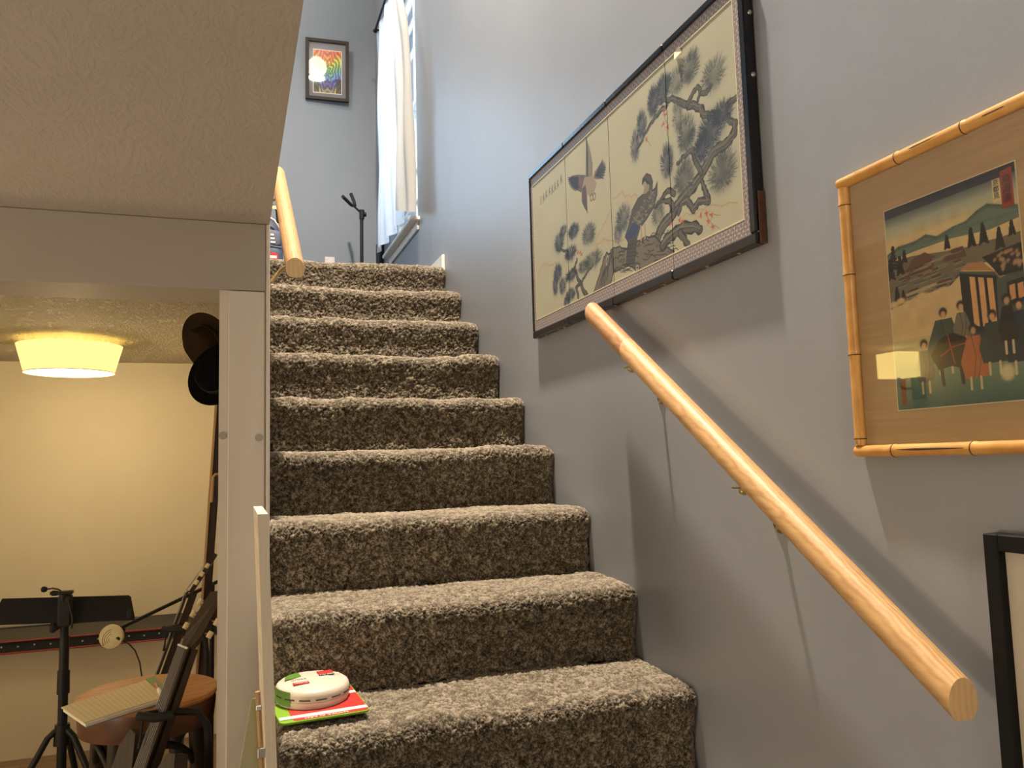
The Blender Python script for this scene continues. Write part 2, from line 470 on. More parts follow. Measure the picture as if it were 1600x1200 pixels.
# ------------------------------------------------------------------ shell
WY0, WY1, WZ0, WZ1 = 4.50, 5.36, 1.43, 3.06     # landing window
b = MB()
b.box(XR, XR + 0.14, -3.2, WY0, ZF, ZT)
b.box(XR, XR + 0.14, WY1, YU, ZF, ZT)
b.box(XR, XR + 0.14, WY0, WY1, ZF, WZ0)
b.box(XR, XR + 0.14, WY0, WY1, WZ1, ZT)
struct('wall_right', b, M['wall'], 'grey-blue painted wall running up the right of the stairs')
b = MB()
b.box(-2.6, -0.85, YU, YU + 0.12, ZU - 0.3, ZT); b.box(0.25, XR + 0.14, YU, YU + 0.12, ZU - 0.3, ZT)
b.box(-0.85, 0.25, YU, YU + 0.12, ZU - 0.3, 1.78); b.box(-0.85, 0.25, YU, YU + 0.12, 3.02, ZT)
struct('wall_back', b, M['wall_up'], 'blue-grey wall at the head of the stairs')
b = MB().box(-2.6, XR + 0.14, -3.2, YU + 0.12, ZT, ZT + 0.1)
struct('ceiling', b, M['ceil'], 'upper ceiling above the stairwell')
b = MB()
b.box(-2.72, -2.6, -3.2, 3.1, ZU - 0.3, ZT); b.box(-2.72, -2.6, 4.75, YU, ZU - 0.3, ZT)
b.box(-2.72, -2.6, 3.1, 4.75, ZU - 0.3, 1.8); b.box(-2.72, -2.6, 3.1, 4.75, 3.1, ZT)
struct('wall_left', b, M['wall_up'], 'upper left wall of the landing')
b = MB().box(-2.6, XR + 0.14, -3.32, -3.2, ZF, ZT)
struct('wall_front', b, M['trim'], 'wall behind the stair foot')
b = MB().box(-2.72, -2.6, -3.2, YP + 0.19, ZF, ZC)
struct('wall_left_lower', b, M['trim'], 'left wall of the lower room')
# lower ceiling with the stair opening
b = MB()
b.box(-2.6, 0.092, -3.2, YP + 0.02, ZC, ZU); b.box(0.092, XR, -3.2, -0.6, ZC, ZU)
struct('ceiling_lower', b, M['ceil'], 'combed plaster ceiling of the lower room')
b = MB().box(-2.2, -0.034, YP + 0.02, YB + 0.02, ZC, ZU)
struct('ceiling_back', b, M['ceil2'], 'rough textured ceiling of the room behind the beam')
# floors
b = MB().box(-2.6, XR, -3.2, YP + 0.0, ZF - 0.1, ZF)
struct('floor', b, M['carpet'], 'carpeted lower floor at the stair foot')
b = MB().box(-2.6, XL + 0.02, 3.92, YU, ZU - 0.2, ZU - 0.001)
b.box(XL + 0.02, XR, 3.92 + 0.35, YU, ZU - 0.2, ZU - 0.001)
struct('floor_landing', b, M['carpet'], 'carpeted landing floor')
pf = MB().box(-2.2, -0.02, YP, YB + 0.02, ZF - 0.12, ZF - 0.006)
fl = struct('floor_back', pf, M['subfloor'], 'brown plank floor of the back room')
pm = None
yy = YP + 0.005; row = 0
while yy < YB - 0.01:
    y1 = min(yy + 0.125, YB)
    xs = [-2.2, -1.75 + 0.37 * (row % 3), -0.62 + 0.21 * ((row * 2) % 3), -0.02]
    for i in range(3):
        obj('plank', MB().box(xs[i] + 0.001, xs[i + 1] - 0.001, yy + 0.001, y1 - 0.001, ZF - 0.006, ZF, 0, 0.0012), M['plank'], fl)
    yy += 0.125; row += 1
# lower back room walls
b = MB().box(-2.2, 0.06, YB, YB + 0.12, ZF, ZC + 0.02)
struct('wall_back_lower', b, M['cream'], 'cream wall at the far end of the back room')
b = MB().box(-2.32, -2.2, YP + 0.19, YB + 0.12, ZF, ZC + 0.02)
struct('wall_left_back', b, M['cream'], 'cream left wall of the back room')
b = MB().box(-0.034, 0.088, YP + 0.20, 3.90, ZF, 1.25)
b.box(-0.034, 0.088, 3.90, YB, ZF, ZU - 0.2)
struct('wall_stair', b, M['cream'], 'partition wall between the stairs and the back room')
# beam and post of the opening
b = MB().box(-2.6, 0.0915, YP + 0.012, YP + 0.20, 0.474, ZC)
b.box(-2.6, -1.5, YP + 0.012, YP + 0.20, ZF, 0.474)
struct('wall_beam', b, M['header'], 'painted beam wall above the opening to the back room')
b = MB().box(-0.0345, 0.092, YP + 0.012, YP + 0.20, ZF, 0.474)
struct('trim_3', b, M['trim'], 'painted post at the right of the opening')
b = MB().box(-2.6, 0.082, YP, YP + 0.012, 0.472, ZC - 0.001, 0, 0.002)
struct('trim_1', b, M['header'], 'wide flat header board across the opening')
b = MB().box(-0.012, 0.080, YP, YP + 0.012, ZF, 0.4695, 0, 0.002)
struct('trim_2', b, M['trim'], 'vertical casing board beside the stairs')
b = MB().box(0.0835, 0.0935, YP - 0.003, YP + 0.01, ZF, ZC, 0, 0.003)
struct('trim_4', b, M['trim'], 'narrow corner bead at the stair edge')
for k, (px, pz) in enumerate(((0.066, 0.078), (-0.024, 0.085))):
    t = tag(obj('filled_nail_hole', MB().lathe([(0.0001, 0.0), (0.0105, 0.0), (0.0105, 0.0012), (0.0001, 0.0016)], (px, YP + (0.0 if k == 0 else 0.012), pz), (0, -1, 0), 20), M['header']),
            ('round filler patch on the casing board beside the stairs', 'round filler patch on the inner edge of the opening post')[k], 'patch')
# baseboards
b = MB().box(-2.2, -0.034, YB - 0.018, YB, ZF, ZF + 0.085); b.box(-2.2, -0.034, YB - 0.012, YB, ZF + 0.085, ZF + 0.098)
struct('baseboard_back', b, M['white'], 'cream baseboard at the back room wall')
b = MB().box(XR - 0.016, XR, 3.90, YU, ZU - 0.02, ZU + 0.068, 0, 0.003)
struct('baseboard_right', b, M['white'], 'white baseboard starting at the top stair')
b = MB().box(-2.6, XR - 0.016, YU - 0.016, YU, ZU, ZU + 0.085, 0, 0.003)
struct('baseboard_landing', b, M['white'], 'white baseboard below the landing wall')

# ------------------------------------------------------------------ window of the landing
win = bpy.data.objects.new('window_1', None); C.objects.link(win); win.location = (XR, (WY0 + WY1) / 2, WZ0)
tag(win, 'tall white framed window behind the curtain at the stair head', None, None, 'structure')
fx0, fx1 = XR + 0.045, XR + 0.085
fr = MB()
fr.box(fx0, fx1, WY0, WY0 + 0.045, WZ0, WZ1, 0, 0.004); fr.box(fx0, fx1, WY1 - 0.045, WY1, WZ0, WZ1, 0, 0.004)
fr.box(fx0, fx1, WY0 + 0.045, WY1 - 0.045, WZ0, WZ0 + 0.05, 0, 0.004); fr.box(fx0, fx1, WY0 + 0.045, WY1 - 0.045, WZ1 - 0.05, WZ1, 0, 0.004)
obj('window_frame', fr, M['white'], win)
obj('sash_rail', MB().box(fx0 - 0.008, fx1, WY0 + 0.045, WY1 - 0.045, 2.22, 2.26, 0, 0.004), M['white'], win)
for k in range(4):
    z = (1.83, 2.64, 2.84, 1.63)[k]
    obj('muntin', MB().box(fx0 + 0.008, fx1 - 0.008, WY0 + 0.045, WY1 - 0.045, z - 0.009, z + 0.009, 0, 0.003), M['white'], win)
for k in range(2):
    y = WY0 + 0.045 + (WY1 - WY0 - 0.09) * (k + 1) / 3
    obj('muntin', MB().box(fx0 + 0.010, fx1 - 0.010, y - 0.009, y + 0.009, WZ0 + 0.05, WZ1 - 0.05, 0, 0.003), M['white'], win)
obj('pane', MB().box(fx0 + 0.018, fx0 + 0.022, WY0 + 0.045, WY1 - 0.045, WZ0 + 0.05, WZ1 - 0.05), M['glass'], win)
obj('window_sill', MB().box(XR - 0.055, XR + 0.045, WY0 - 0.045, WY1 + 0.03, WZ0 - 0.026, WZ0, 0, 0.006), M['white'], win)
obj('apron', MB().box(XR - 0.014, XR, WY0 - 0.02, WY1 + 0.01, WZ0 - 0.075, WZ0 - 0.026, 0, 0.003), M['white'], win)

win2 = bpy.data.objects.new('window_2', None); C.objects.link(win2); win2.location = (-0.3, YU, 1.78)
tag(win2, 'white framed window in the back wall at the left of the landing', None, None, 'structure')
for q in ((-0.85, -0.81, 1.78, 3.02), (0.21, 0.25, 1.78, 3.02), (-0.81, 0.21, 1.78, 1.82), (-0.81, 0.21, 2.98, 3.02), (-0.81, 0.21, 2.385, 2.415)):
    obj('window_frame', MB().box(q[0], q[1], YU + 0.04, YU + 0.08, q[2], q[3], 0, 0.004), M['white'], win2)
obj('pane', MB().box(-0.81, 0.21, YU + 0.058, YU + 0.062, 1.82, 2.98), M['glass'], win2)

# ------------------------------------------------------------------ carpeted stairs
def smooth_noise(nx, ny, cell):
    gx, gy = max(2, int(nx / cell) + 3), max(2, int(ny / cell) + 3)
    g = rng.standard_normal((gx, gy))
    x = np.linspace(0, gx - 1.001, nx); y = np.linspace(0, gy - 1.001, ny)
    xi = x.astype(int); yi = y.astype(int); fx = x - xi; fy = y - yi
    fx = fx * fx * (3 - 2 * fx); fy = fy * fy * (3 - 2 * fy)
    a = g[np.ix_(xi, yi)]; b_ = g[np.ix_(xi + 1, yi)]; c = g[np.ix_(xi, yi + 1)]; d = g[np.ix_(xi + 1, yi + 1)]
    FX = fx[:, None]; FY = fy[None, :]
    return a * (1 - FX) * (1 - FY) + b_ * FX * (1 - FY) + c * (1 - FX) * FY + d * FX * FY

def step_profile(depth, over=0.020, r=0.036, ds=0.003):
    """(y, z) from the foot of the riser over the rounded nosing to the back of the tread; z = 0 is the tread top"""
    pts = [(0.0, -RISE), (0.0, -0.115), (-over * 0.35, -0.085)]
    cy, cz = -over + r, -r
    for a in np.linspace(190, 90, 14):
        pts.append((cy + r * math.cos(math.radians(a)), cz + r * math.sin(math.radians(a))))
    pts.append((depth, 0.0))
    P = np.array(pts); d = np.r_[0, np.cumsum(np.hypot(*np.diff(P, axis=0).T))]
    n = int(d[-1] / ds)
    s = np.linspace(0, d[-1], n)
    P = np.c_[np.interp(s, d, P[:, 0]), np.interp(s, d, P[:, 1])]
    T = np.gradient(P, axis=0); T /= np.linalg.norm(T, axis=1)[:, None]
    N = np.c_[-T[:, 1], T[:, 0]]
    return P, N, s

def grid_mesh(name, V, nx, ny, mat, attr=None):
    me = bpy.data.meshes.new(name)
    me.vertices.add(nx * ny); me.vertices.foreach_set('co', V.reshape(-1).astype(np.float32))
    i = np.arange((nx - 1) * (ny - 1)); a = (i // (ny - 1)) * ny + i % (ny - 1)
    q = np.stack([a, a + 1, a + ny + 1, a + ny], 1)
    nq = len(q)
    me.loops.add(nq * 4); me.loops.foreach_set('vertex_index', q.reshape(-1).astype(np.int32))
    me.polygons.add(nq); me.polygons.foreach_set('loop_start', (np.arange(nq) * 4).astype(np.int32))
    try: me.polygons.foreach_set('loop_total', np.full(nq, 4, np.int32))
    except Exception: pass
    me.update(calc_edges=True)
    me.polygons.foreach_set('use_smooth', np.ones(nq, bool))
    if attr is not None:
        at = me.attributes.new('tuft', 'FLOAT', 'POINT'); at.data.foreach_set('value', attr.reshape(-1).astype(np.float32))
    me.materials.append(mat)
    return me

stairs = thing('staircase', 'straight flight of stairs covered in brown speckled carpet', 'stairs', (0.55, Y0, ZF))
for k in range(-3, 10):
    depth = RUN if k < 9 else 0.42
    P, N, s = step_profile(depth, ds=0.0027 if 0 <= k <= 4 else (0.0036 if k > 4 else 0.02))
    x0 = XL
    wx = (XR - 0.001) - x0
    dx = 0.0027 if 0 <= k <= 4 else (0.0036 if k > 4 else 0.02)
    nx = int(wx / dx); ny = len(P)
    xs = np.linspace(0, wx, nx)
    edge = np.clip(np.minimum(xs, wx - xs) / 0.028, 0, 1); edge = 1 - np.sqrt(1 - (1 - edge) ** 2 * 0.999)
    edge = edge * 0.018
    nose = np.exp(-((s - (RISE + 0.012)) / 0.05) ** 2)
    low = smooth_noise(nx, ny, 0.13 / dx) * 0.0045 * (0.35 + 0.65 * nose)[None, :] + smooth_noise(nx, ny, 0.05 / dx) * 0.0016
    worn = -0.006 * np.exp(-((xs - wx * 0.5) / 0.24) ** 2)[:, None] * nose[None, :]
    t1 = rng.random((nx, ny)); t2 = smooth_noise(nx, ny, 0.0085 / dx)
    tuft = np.clip(0.5 + (t1 - 0.5) * 0.75 + t2 * 0.16, 0, 1)
    disp = low + worn + (tuft - 0.5) * 0.0085 + edge[:, None] * 0 
    V = np.zeros((nx, ny, 3))
    jit = (rng.random((nx, ny, 2)) - 0.5) * dx * 0.7
    V[:, :, 0] = x0 + xs[:, None] + jit[:, :, 0] * 1.0
    V[:, 0 if False else slice(None), 1] = (Y0 + k * RUN) + P[:, 0][None, :] + N[:, 0][None, :] * disp * 1.0
    V[:, :, 2] = (Z0 + k * RISE) + P[:, 1][None, :] + N[:, 1][None, :] * disp
    # rounded flanks where the pile turns down at both ends of the step
    drop = (1 - np.clip(np.minimum(xs, wx - xs) / 0.022, 0, 1)) ** 2
    V[:, :, 1] -= N[:, 0][None, :] * drop[:, None] * 0.014
    V[:, :, 2] -= N[:, 1][None, :] * drop[:, None] * 0.014
    V[0, :, 0] = x0; V[-1, :, 0] = XR - 0.001
    V -= np.array(stairs.location)
    o = bpy.data.objects.new('step', grid_mesh('step', V, nx, ny, M['carpet'], tuft)); C.objects.link(o); o.parent = stairs
# solid carcass under the carpet (closes the open left end of the lower steps)
b = MB()
for k in range(-3, 10):
    y = Y0 + k * RUN
    b.box(XL + 0.001, XR - 0.002, y + 0.012, y + (RUN if k < 9 else 0.40) + 0.012, ZF if k < 8 else 0.4, Z0 + k * RISE - 0.012)
obj('carcass', b, M['carpet'], stairs)

# ------------------------------------------------------------------ painted pictures (flat prints drawn with numpy)
class Canvas:
    def __init__(s, wm, hm, ppm, bg):
        s.ppm = ppm; s.w = int(wm * ppm); s.h = int(hm * ppm)
        s.a = np.ones((s.h, s.w, 3)) * np.array(bg)
    def _blend(s, x0, x1, y0, y1, al, col):
        r = s.a[y0:y1, x0:x1]; r += al[..., None] * (np.array(col) - r)
    def seg(s, p, q, w0, w1, col, alpha=1.0, soft=0.8):
        k = s.ppm; ax, ay, bx, by = p[0] * k, p[1] * k, q[0] * k, q[1] * k
        r0, r1 = w0 * k / 2, w1 * k / 2; m = max(r0, r1) + soft + 1
        x0, x1 = max(0, int(min(ax, bx) - m)), min(s.w, int(max(ax, bx) + m) + 1)
        y0, y1 = max(0, int(min(ay, by) - m)), min(s.h, int(max(ay, by) + m) + 1)
        if x1 <= x0 or y1 <= y0: return
        X = np.arange(x0, x1)[None, :] + 0.5; Y = np.arange(y0, y1)[:, None] + 0.5
        dx, dy = bx - ax, by - ay; L = dx * dx + dy * dy + 1e-9
        t = np.clip(((X - ax) * dx + (Y - ay) * dy) / L, 0, 1)
        d = np.hypot(X - ax - t * dx, Y - ay - t * dy) - (r0 + (r1 - r0) * t)
        s._blend(x0, x1, y0, y1, np.clip(0.5 - d / soft / 2, 0, 1) * alpha, col)
    def line(s, pts, w, col, alpha=1.0, soft=0.8, jit=0.0):
        n = len(pts)
        for i in range(n - 1):
            a, b_ = pts[i], pts[i + 1]
            w0 = w[i] if isinstance(w, (list, tuple)) else w; w1 = w[i + 1] if isinstance(w, (list, tuple)) else w
            if jit:
                m = 4; pr = a
                for j in range(1, m + 1):
                    t = j / m
                    qx = a[0] + (b_[0] - a[0]) * t + (random.uniform(-jit, jit) if j < m else 0)
                    qy = a[1] + (b_[1] - a[1]) * t + (random.uniform(-jit, jit) if j < m else 0)
                    s.seg(pr, (qx, qy), w0 + (w1 - w0) * (t - 1 / m), w0 + (w1 - w0) * t, col, alpha, soft); pr = (qx, qy)
            else: s.seg(a, b_, w0, w1, col, alpha, soft)
    def blob(s, c, rx, ry, col, alpha=1.0, rot=0.0, fall=1.5):
        k = s.ppm; m = max(rx, ry) * k * 1.6
        x0, x1 = max(0, int(c[0] * k - m)), min(s.w, int(c[0] * k + m) + 1); y0, y1 = max(0, int(c[1] * k - m)), min(s.h, int(c[1] * k + m) + 1)
        if x1 <= x0 or y1 <= y0: return
        X = (np.arange(x0, x1)[None, :] - c[0] * k) / k; Y = (np.arange(y0, y1)[:, None] - c[1] * k) / k
        ca, sa = math.cos(rot), math.sin(rot)
        u = (X * ca + Y * sa) / rx; v = (-X * sa + Y * ca) / ry
        s._blend(x0, x1, y0, y1, np.exp(-(u * u + v * v) ** fall * 1.2) * alpha, col)
    def poly(s, pts, col, alpha=1.0):
        k = s.ppm; P = [(p[0] * k, p[1] * k) for p in pts]
        x0, x1 = max(0, int(min(p[0] for p in P))), min(s.w, int(max(p[0] for p in P)) + 2)
        y0, y1 = max(0, int(min(p[1] for p in P))), min(s.h, int(max(p[1] for p in P)) + 2)
        if x1 <= x0 or y1 <= y0: return
        acc = np.zeros((y1 - y0, x1 - x0))
        for ox in (0.25, 0.75):
            for oy in (0.25, 0.75):
                X = np.arange(x0, x1)[None, :] + ox; Y = np.arange(y0, y1)[:, None] + oy
                ins = np.zeros((y1 - y0, x1 - x0), bool)
                for i in range(len(P)):
                    (ax, ay), (bx, by) = P[i], P[(i + 1) % len(P)]
                    if ay == by: continue
                    c = (ay > Y) != (by > Y)
                    ins ^= c & (X < (bx - ax) * (Y - ay) / (by - ay) + ax)
                acc += ins
        s._blend(x0, x1, y0, y1, acc / 4 * alpha, col)
    def vgrad(s, y0, y1, c0, c1):
        k = s.ppm
        for j in range(max(0, int(y0 * k)), min(s.h, int(y1 * k))):
            t = (j / k - y0) / (y1 - y0); s.a[j] = np.array(c0) * (1 - t) + np.array(c1) * t
    def grain(s, amt, cell=40):
        n = smooth_noise(s.h, s.w, cell) * 0.6 + smooth_noise(s.h, s.w, 3) * 0.4
        s.a *= (1 + n[..., None] * amt)
    def image(s, name):
        im = bpy.data.images.new(name, s.w, s.h)
        px = np.ones((s.h, s.w, 4), np.float32); px[..., :3] = np.clip(s.a, 0, 1)
        im.pixels.foreach_set(px.reshape(-1)); im.update(); im.pack()
        return im

def print_mat(name, im, rough=0.6):
    m, nt, b = new_mat(name)
    t = nt.nodes.new('ShaderNodeTexImage'); t.image = im; t.extension = 'EXTEND'
    uv = nt.nodes.new('ShaderNodeUVMap'); uv.uv_map = 'UVMap'
    nt.links.new(uv.outputs[0], t.inputs[0]); nt.links.new(t.outputs[0], b.inputs['Base Color'])
    b.inputs['Roughness'].default_value = rough
    return m

def picture_quad(name, corners, mat, parent, uv=((0, 0), (1, 0), (1, 1), (0, 1)), thick=None):
    """corners: bottom-left, bottom-right, top-right, top-left as seen by the viewer"""
    o = obj(name, MB().add(corners, [(0, 1, 2, 3)]), mat, parent)
    l = o.data.uv_layers.new(name='UVMap')
    for i in range(4): l.data[i].uv = uv[i]
    return o

INK = (0.17, 0.18, 0.20); INKB = (0.125, 0.145, 0.185); BARK = (0.36, 0.34, 0.29); BARKD = (0.17, 0.165, 0.15); SILK = (0.66, 0.645, 0.545)

def draw_screen():
    cv = Canvas(1.279, 0.5925, 1150, SILK)
    cv.grain(0.012, 90)
    # faint hills
    hill = (0.68, 0.55, 0.40)
    for pts in ([(0.642, 0.3), (0.7, 0.301), (0.726, 0.28), (0.784, 0.26)], [(0.525, 0.197), (0.574, 0.205), (0.603, 0.19), (0.702, 0.166)],
                [(0.05, 0.222), (0.104, 0.244), (0.154, 0.226), (0.224, 0.22)], [(0.51, 0.201), (0.577, 0.242), (0.625, 0.272)],
                [(0.999, 0.14), (1.054, 0.129), (1.115, 0.132), (1.213, 0.105)]):
        for (a, b_) in zip(pts, pts[1:]):
            for j in range(6):
                cv.seg((a[0], a[1] - j * 0.006), (b_[0], b_[1] - j * 0.006), 0.008, 0.008, hill, 0.16 * (1 - j / 6), 3)
        cv.line(pts, 0.0022, (0.55, 0.42, 0.29), 0.45, 1.0, 0.006)
    # branches and trunk
    def branch(pts, ws, jit=0.004):
        cv.line(pts, [x_ * 1.25 + 0.003 for x_ in ws], BARKD, 0.95, 1.0, jit)
        cv.line(pts, ws, BARK, 0.85, 1.4, jit * 0.6)
        for j in range(3):
            off = [(p[0] + random.uniform(-.25, .25) * w_, p[1] + random.uniform(-.25, .25) * w_) for p, w_ in zip(pts, ws)]
            cv.line(off, 0.0016, BARKD, 0.55, 0.9, 0.003)
        off = [(p[0] - 0.16 * w_, p[1] + 0.2 * w_) for p, w_ in zip(pts, ws)]
        cv.line(off, [w_ * 0.16 for w_ in ws], (0.60, 0.57, 0.48), 0.5, 1.5)
    branch([(0.876, 0.12), (0.904, 0.142), (0.952, 0.157), (0.963, 0.17), (1.003, 0.183), (1.041, 0.193), (1.079, 0.208), (1.107, 0.226), (1.136, 0.245), (1.184, 0.245), (1.216, 0.255), (1.222, 0.275), (1.198, 0.292)],
           [0.024, 0.024, 0.021, 0.02, 0.022, 0.021, 0.019, 0.02, 0.018, 0.018, 0.015, 0.012, 0.007])
    branch([(1.232, 0.328), (1.192, 0.326), (1.181, 0.312)], [0.01, 0.009, 0.006], 0.002)
    branch([(0.894, 0.452), (0.904, 0.457), (0.942, 0.456), (0.988, 0.432), (1.043, 0.395), (1.069, 0.383), (1.095, 0.363), (1.108, 0.342), (1.148, 0.325), (1.2, 0.30)],
           [0.005, 0.007, 0.009, 0.010, 0.013, 0.013, 0.012, 0.012, 0.012, 0.01])
    branch([(1.043, 0.395), (1.067, 0.412), (1.086, 0.419), (1.099, 0.407), (1.086, 0.385)], [0.01, 0.009, 0.007, 0.007, 0.006], 0.002)
    branch([(1.103, 0.396), (1.123, 0.388), (1.144, 0.395)], [0.008, 0.008, 0.005], 0.002)
    branch([(0.796, 0.385), (0.847, 0.41), (0.881, 0.423), (0.914, 0.432), (0.952, 0.435)], [0.004, 0.006, 0.007, 0.008, 0.008])
    branch([(0.986, 0.274), (1.021, 0.279), (1.055, 0.282), (1.068, 0.244), (1.085, 0.215)], [0.006, 0.008, 0.009, 0.01, 0.011])
    branch([(0.872, 0.201), (0.905, 0.212), (0.937, 0.223), (0.966, 0.206)], [0.005, 0.008, 0.01, 0.011], 0.003)
    branch([(0.905, 0.207), (0.945, 0.196), (0.958, 0.172)], [0.006, 0.011, 0.013], 0.003)
    branch([(0.981, 0.153), (0.997, 0.172), (1.021, 0.172), (1.046, 0.141), (1.069, 0.154), (1.108, 0.142), (1.097, 0.167), (1.086, 0.196)], [0.009, 0.01, 0.014, 0.013, 0.012, 0.013, 0.011, 0.008], 0.003)
    # fallen log and stump
    log = [(0.620, 0.158), (0.66, 0.156), (0.703, 0.141), (0.739, 0.132), (0.775, 0.142), (0.805, 0.141), (0.861, 0.132), (0.9, 0.1), (0.953, 0.068), (0.957, 0.053), (0.912, 0.052), (0.816, 0.064), (0.781, 0.062), (0.73, 0.085), (0.68, 0.092), (0.63, 0.093)]
    stump = [(0.478, 0.050), (0.50, 0.066), (0.543, 0.108), (0.572, 0.15), (0.59, 0.158), (0.612, 0.15), (0.65, 0.152), (0.645, 0.094), (0.63, 0.093), (0.60, 0.055), (0.58, 0.050)]
    for pl in (stump, log):
        cv.poly(pl, (0.40, 0.375, 0.32), 0.95); cv.line(pl + [pl[0]], 0.004, BARKD, 0.9, 1.0, 0.003)
    for j in range(60):
        t = random.random(); x_ = 0.63 + 0.31 * t; yb = 0.075 + 0.01 * math.sin(x_ * 40) - 0.02 * t; yt = 0.145 - 0.07 * max(0, t - .6)
        y_ = random.uniform(yb, yt)
        cv.line([(x_, y_), (x_ + 0.018, y_ + random.uniform(-.008, .004)), (x_ + 0.034, y_ - random.uniform(0, .012))], 0.0022, BARKD, 0.7, 0.9, 0.002)
    for j in range(24):
        t = random.random(); x_ = 0.50 + 0.09 * t; y_ = 0.058 + 0.08 * t + random.uniform(-.005, .004)
        cv.line([(x_ + random.uniform(0, .05), y_ - 0.012), (x_ + 0.03 + random.uniform(0, .03), y_ + 0.03)], 0.0022, BARKD, 0.6, 0.9, 0.002)
    branch([(0.9, 0.096), (0.927, 0.108), (0.957, 0.111), (0.997, 0.113), (1.042, 0.102), (1.07, 0.088)], [0.02, 0.02, 0.02, 0.022, 0.02, 0.014])
    branch([(0.984, 0.104), (1.016, 0.068)], [0.016, 0.012], 0.003)
    cv.blob((0.766, 0.072), 0.013, 0.012, BARKD, 1, 0, 3); cv.blob((0.766, 0.072), 0.0095, 0.0085, (0.72, 0.69, 0.6), 1, 0, 3); cv.blob((0.766, 0.072), 0.005, 0.004, BARKD, 1, 0, 3)
    cv.blob((0.592, 0.135), 0.008, 0.016, (0.72, 0.69, 0.6), 0.9, -0.4, 3); cv.blob((0.592, 0.135), 0.004, 0.010, BARKD, 0.9, -0.4, 3)
    # little pine at the lower left
    branch([(0.46, 0.052), (0.45, 0.06), (0.415, 0.095), (0.396, 0.118), (0.363, 0.165), (0.385, 0.19)], [0.012, 0.012, 0.011, 0.01, 0.007, 0.005])
    branch([(0.385, 0.07), (0.371, 0.105), (0.40, 0.11)], [0.008, 0.007, 0.006], 0.003)
    branch([(0.415, 0.11), (0.46, 0.135), (0.50, 0.145)], [0.006, 0.005, 0.004], 0.003)
    branch([(0.30, 0.14), (0.34, 0.165), (0.37, 0.165)], [0.004, 0.005, 0.006], 0.003)
    branch([(0.225, 0.262), (0.27, 0.25), (0.31, 0.235)], [0.003, 0.004, 0.004], 0.003)
    # needle clusters: x, y, rx, ry, darkness, blue
    cl = [(1.06, 0.478, .045, .04, .8, 0), (1.004, 0.473, .04, .038, .45, 0), (0.938, 0.484, .042, .035, .95, 1), (0.886, 0.47, .03, .042, .9, 1), (0.822, 0.438, .028, .04, .7, 1), (0.783, 0.395, .026, .045, .55, 1),
          (1.151, 0.415, .05, .04, .6, 0), (0.998, 0.385, .026, .048, .4, 0), (1.031, 0.328, .042, .048, .85, 0), (1.13, 0.296, .055, .045, 1.0, 1), (1.175, 0.315, .045, .03, .9, 1), (1.09, 0.268, .035, .035, .9, 1),
          (0.94, 0.295, .032, .045, .75, 1), (1.012, 0.228, .05, .048, .75, 0), (1.165, 0.192, .058, .048, .8, 0), (0.885, 0.178, .036, .036, .45, 0), (0.70, 0.225, .045, .04, .55, 1), (0.665, 0.19, .025, .03, .35, 1),
          (0.25, 0.278, .042, .034, .8, 1), (0.285, 0.305, .03, .02, .6, 1), (0.367, 0.283, .042, .024, 1, 1), (0.477, 0.242, .05, .034, .75, 0), (0.337, 0.221, .046, .024, .9, 1), (0.493, 0.16, .07, .024, .75, 0), (0.43, 0.155, .04, .02, .6, 0),
          (0.228, 0.182, .036, .03, .85, 1), (0.205, 0.145, .024, .034, .7, 1), (0.337, 0.15, .048, .018, .8, 1), (0.265, 0.13, .03, .028, .6, 1), (0.325, 0.09, .04, .02, .7, 1), (0.295, 0.07, .025, .022, .6, 1)]
    for (x_, y_, rx, ry, dk, bl) in cl:
        col = INKB if bl else (0.19, 0.205, 0.20)
        wash = (0.36, 0.375, 0.385) if bl else (0.43, 0.44, 0.40)
        cv.blob((x_, y_ - 0.004), rx * 0.98, ry * 0.98, wash, 0.8 * dk)
        cv.blob((x_ - rx * .1, y_ - ry * .1), rx * 0.55, ry * 0.6, col, 0.45 * dk)
        for j in range(5):
            g = random.uniform(0, 2 * math.pi); cv.blob((x_ + rx * .5 * math.cos(g), y_ + ry * .5 * math.sin(g)), rx * 0.42, ry * 0.38, col, 0.38 * dk, random.random() * 3)
        n = int(130 + 90 * dk)
        for j in range(n):
            g = random.uniform(0, 2 * math.pi); r0 = random.uniform(0.35, 0.85)
            ex, ey = math.cos(g) * rx, math.sin(g) * ry
            ax_, ay_ = x_ + ex * r0, y_ + ey * r0
            l = random.uniform(0.14, 0.34)
            cv.seg((ax_, ay_), (ax_ + ex * l, ay_ + ey * l + 0.004), 0.0016, 0.0007, col, 0.62 * dk + 0.15, 0.8)
    # red maple sprigs
    for (x_, y_) in ((1.097, 0.118), (1.103, 0.097), (1.117, 0.107), (0.998, 0.128), (0.985, 0.135), (0.945, 0.14), (1.075, 0.12), (1.119, 0.08), (0.94, 0.415), (0.93, 0.395), (0.95, 0.38), (0.937, 0.43), (0.845, 0.39), (0.421, 0.197), (0.41, 0.205), (0.395, 0.21)):
        for j in range(5):
            g = j * 1.256 + random.random()
            cv.seg((x_, y_), (x_ + 0.010 * math.cos(g), y_ + 0.009 * math.sin(g)), 0.005, 0.001, (0.66, 0.32, 0.22), 0.75, 1.0)
    for pl in ([(1.09, 0.12), (1.12, 0.085), (1.145, 0.068)], [(1.10, 0.117), (1.15, 0.098)], [(0.93, 0.43), (0.955, 0.37)], [(0.84, 0.395), (0.865, 0.365)]):
        cv.line(pl, 0.0015, (0.50, 0.27, 0.18), 0.6, 0.8, 0.002)
    # perched hawk
    HB = (0.30, 0.285, 0.265)
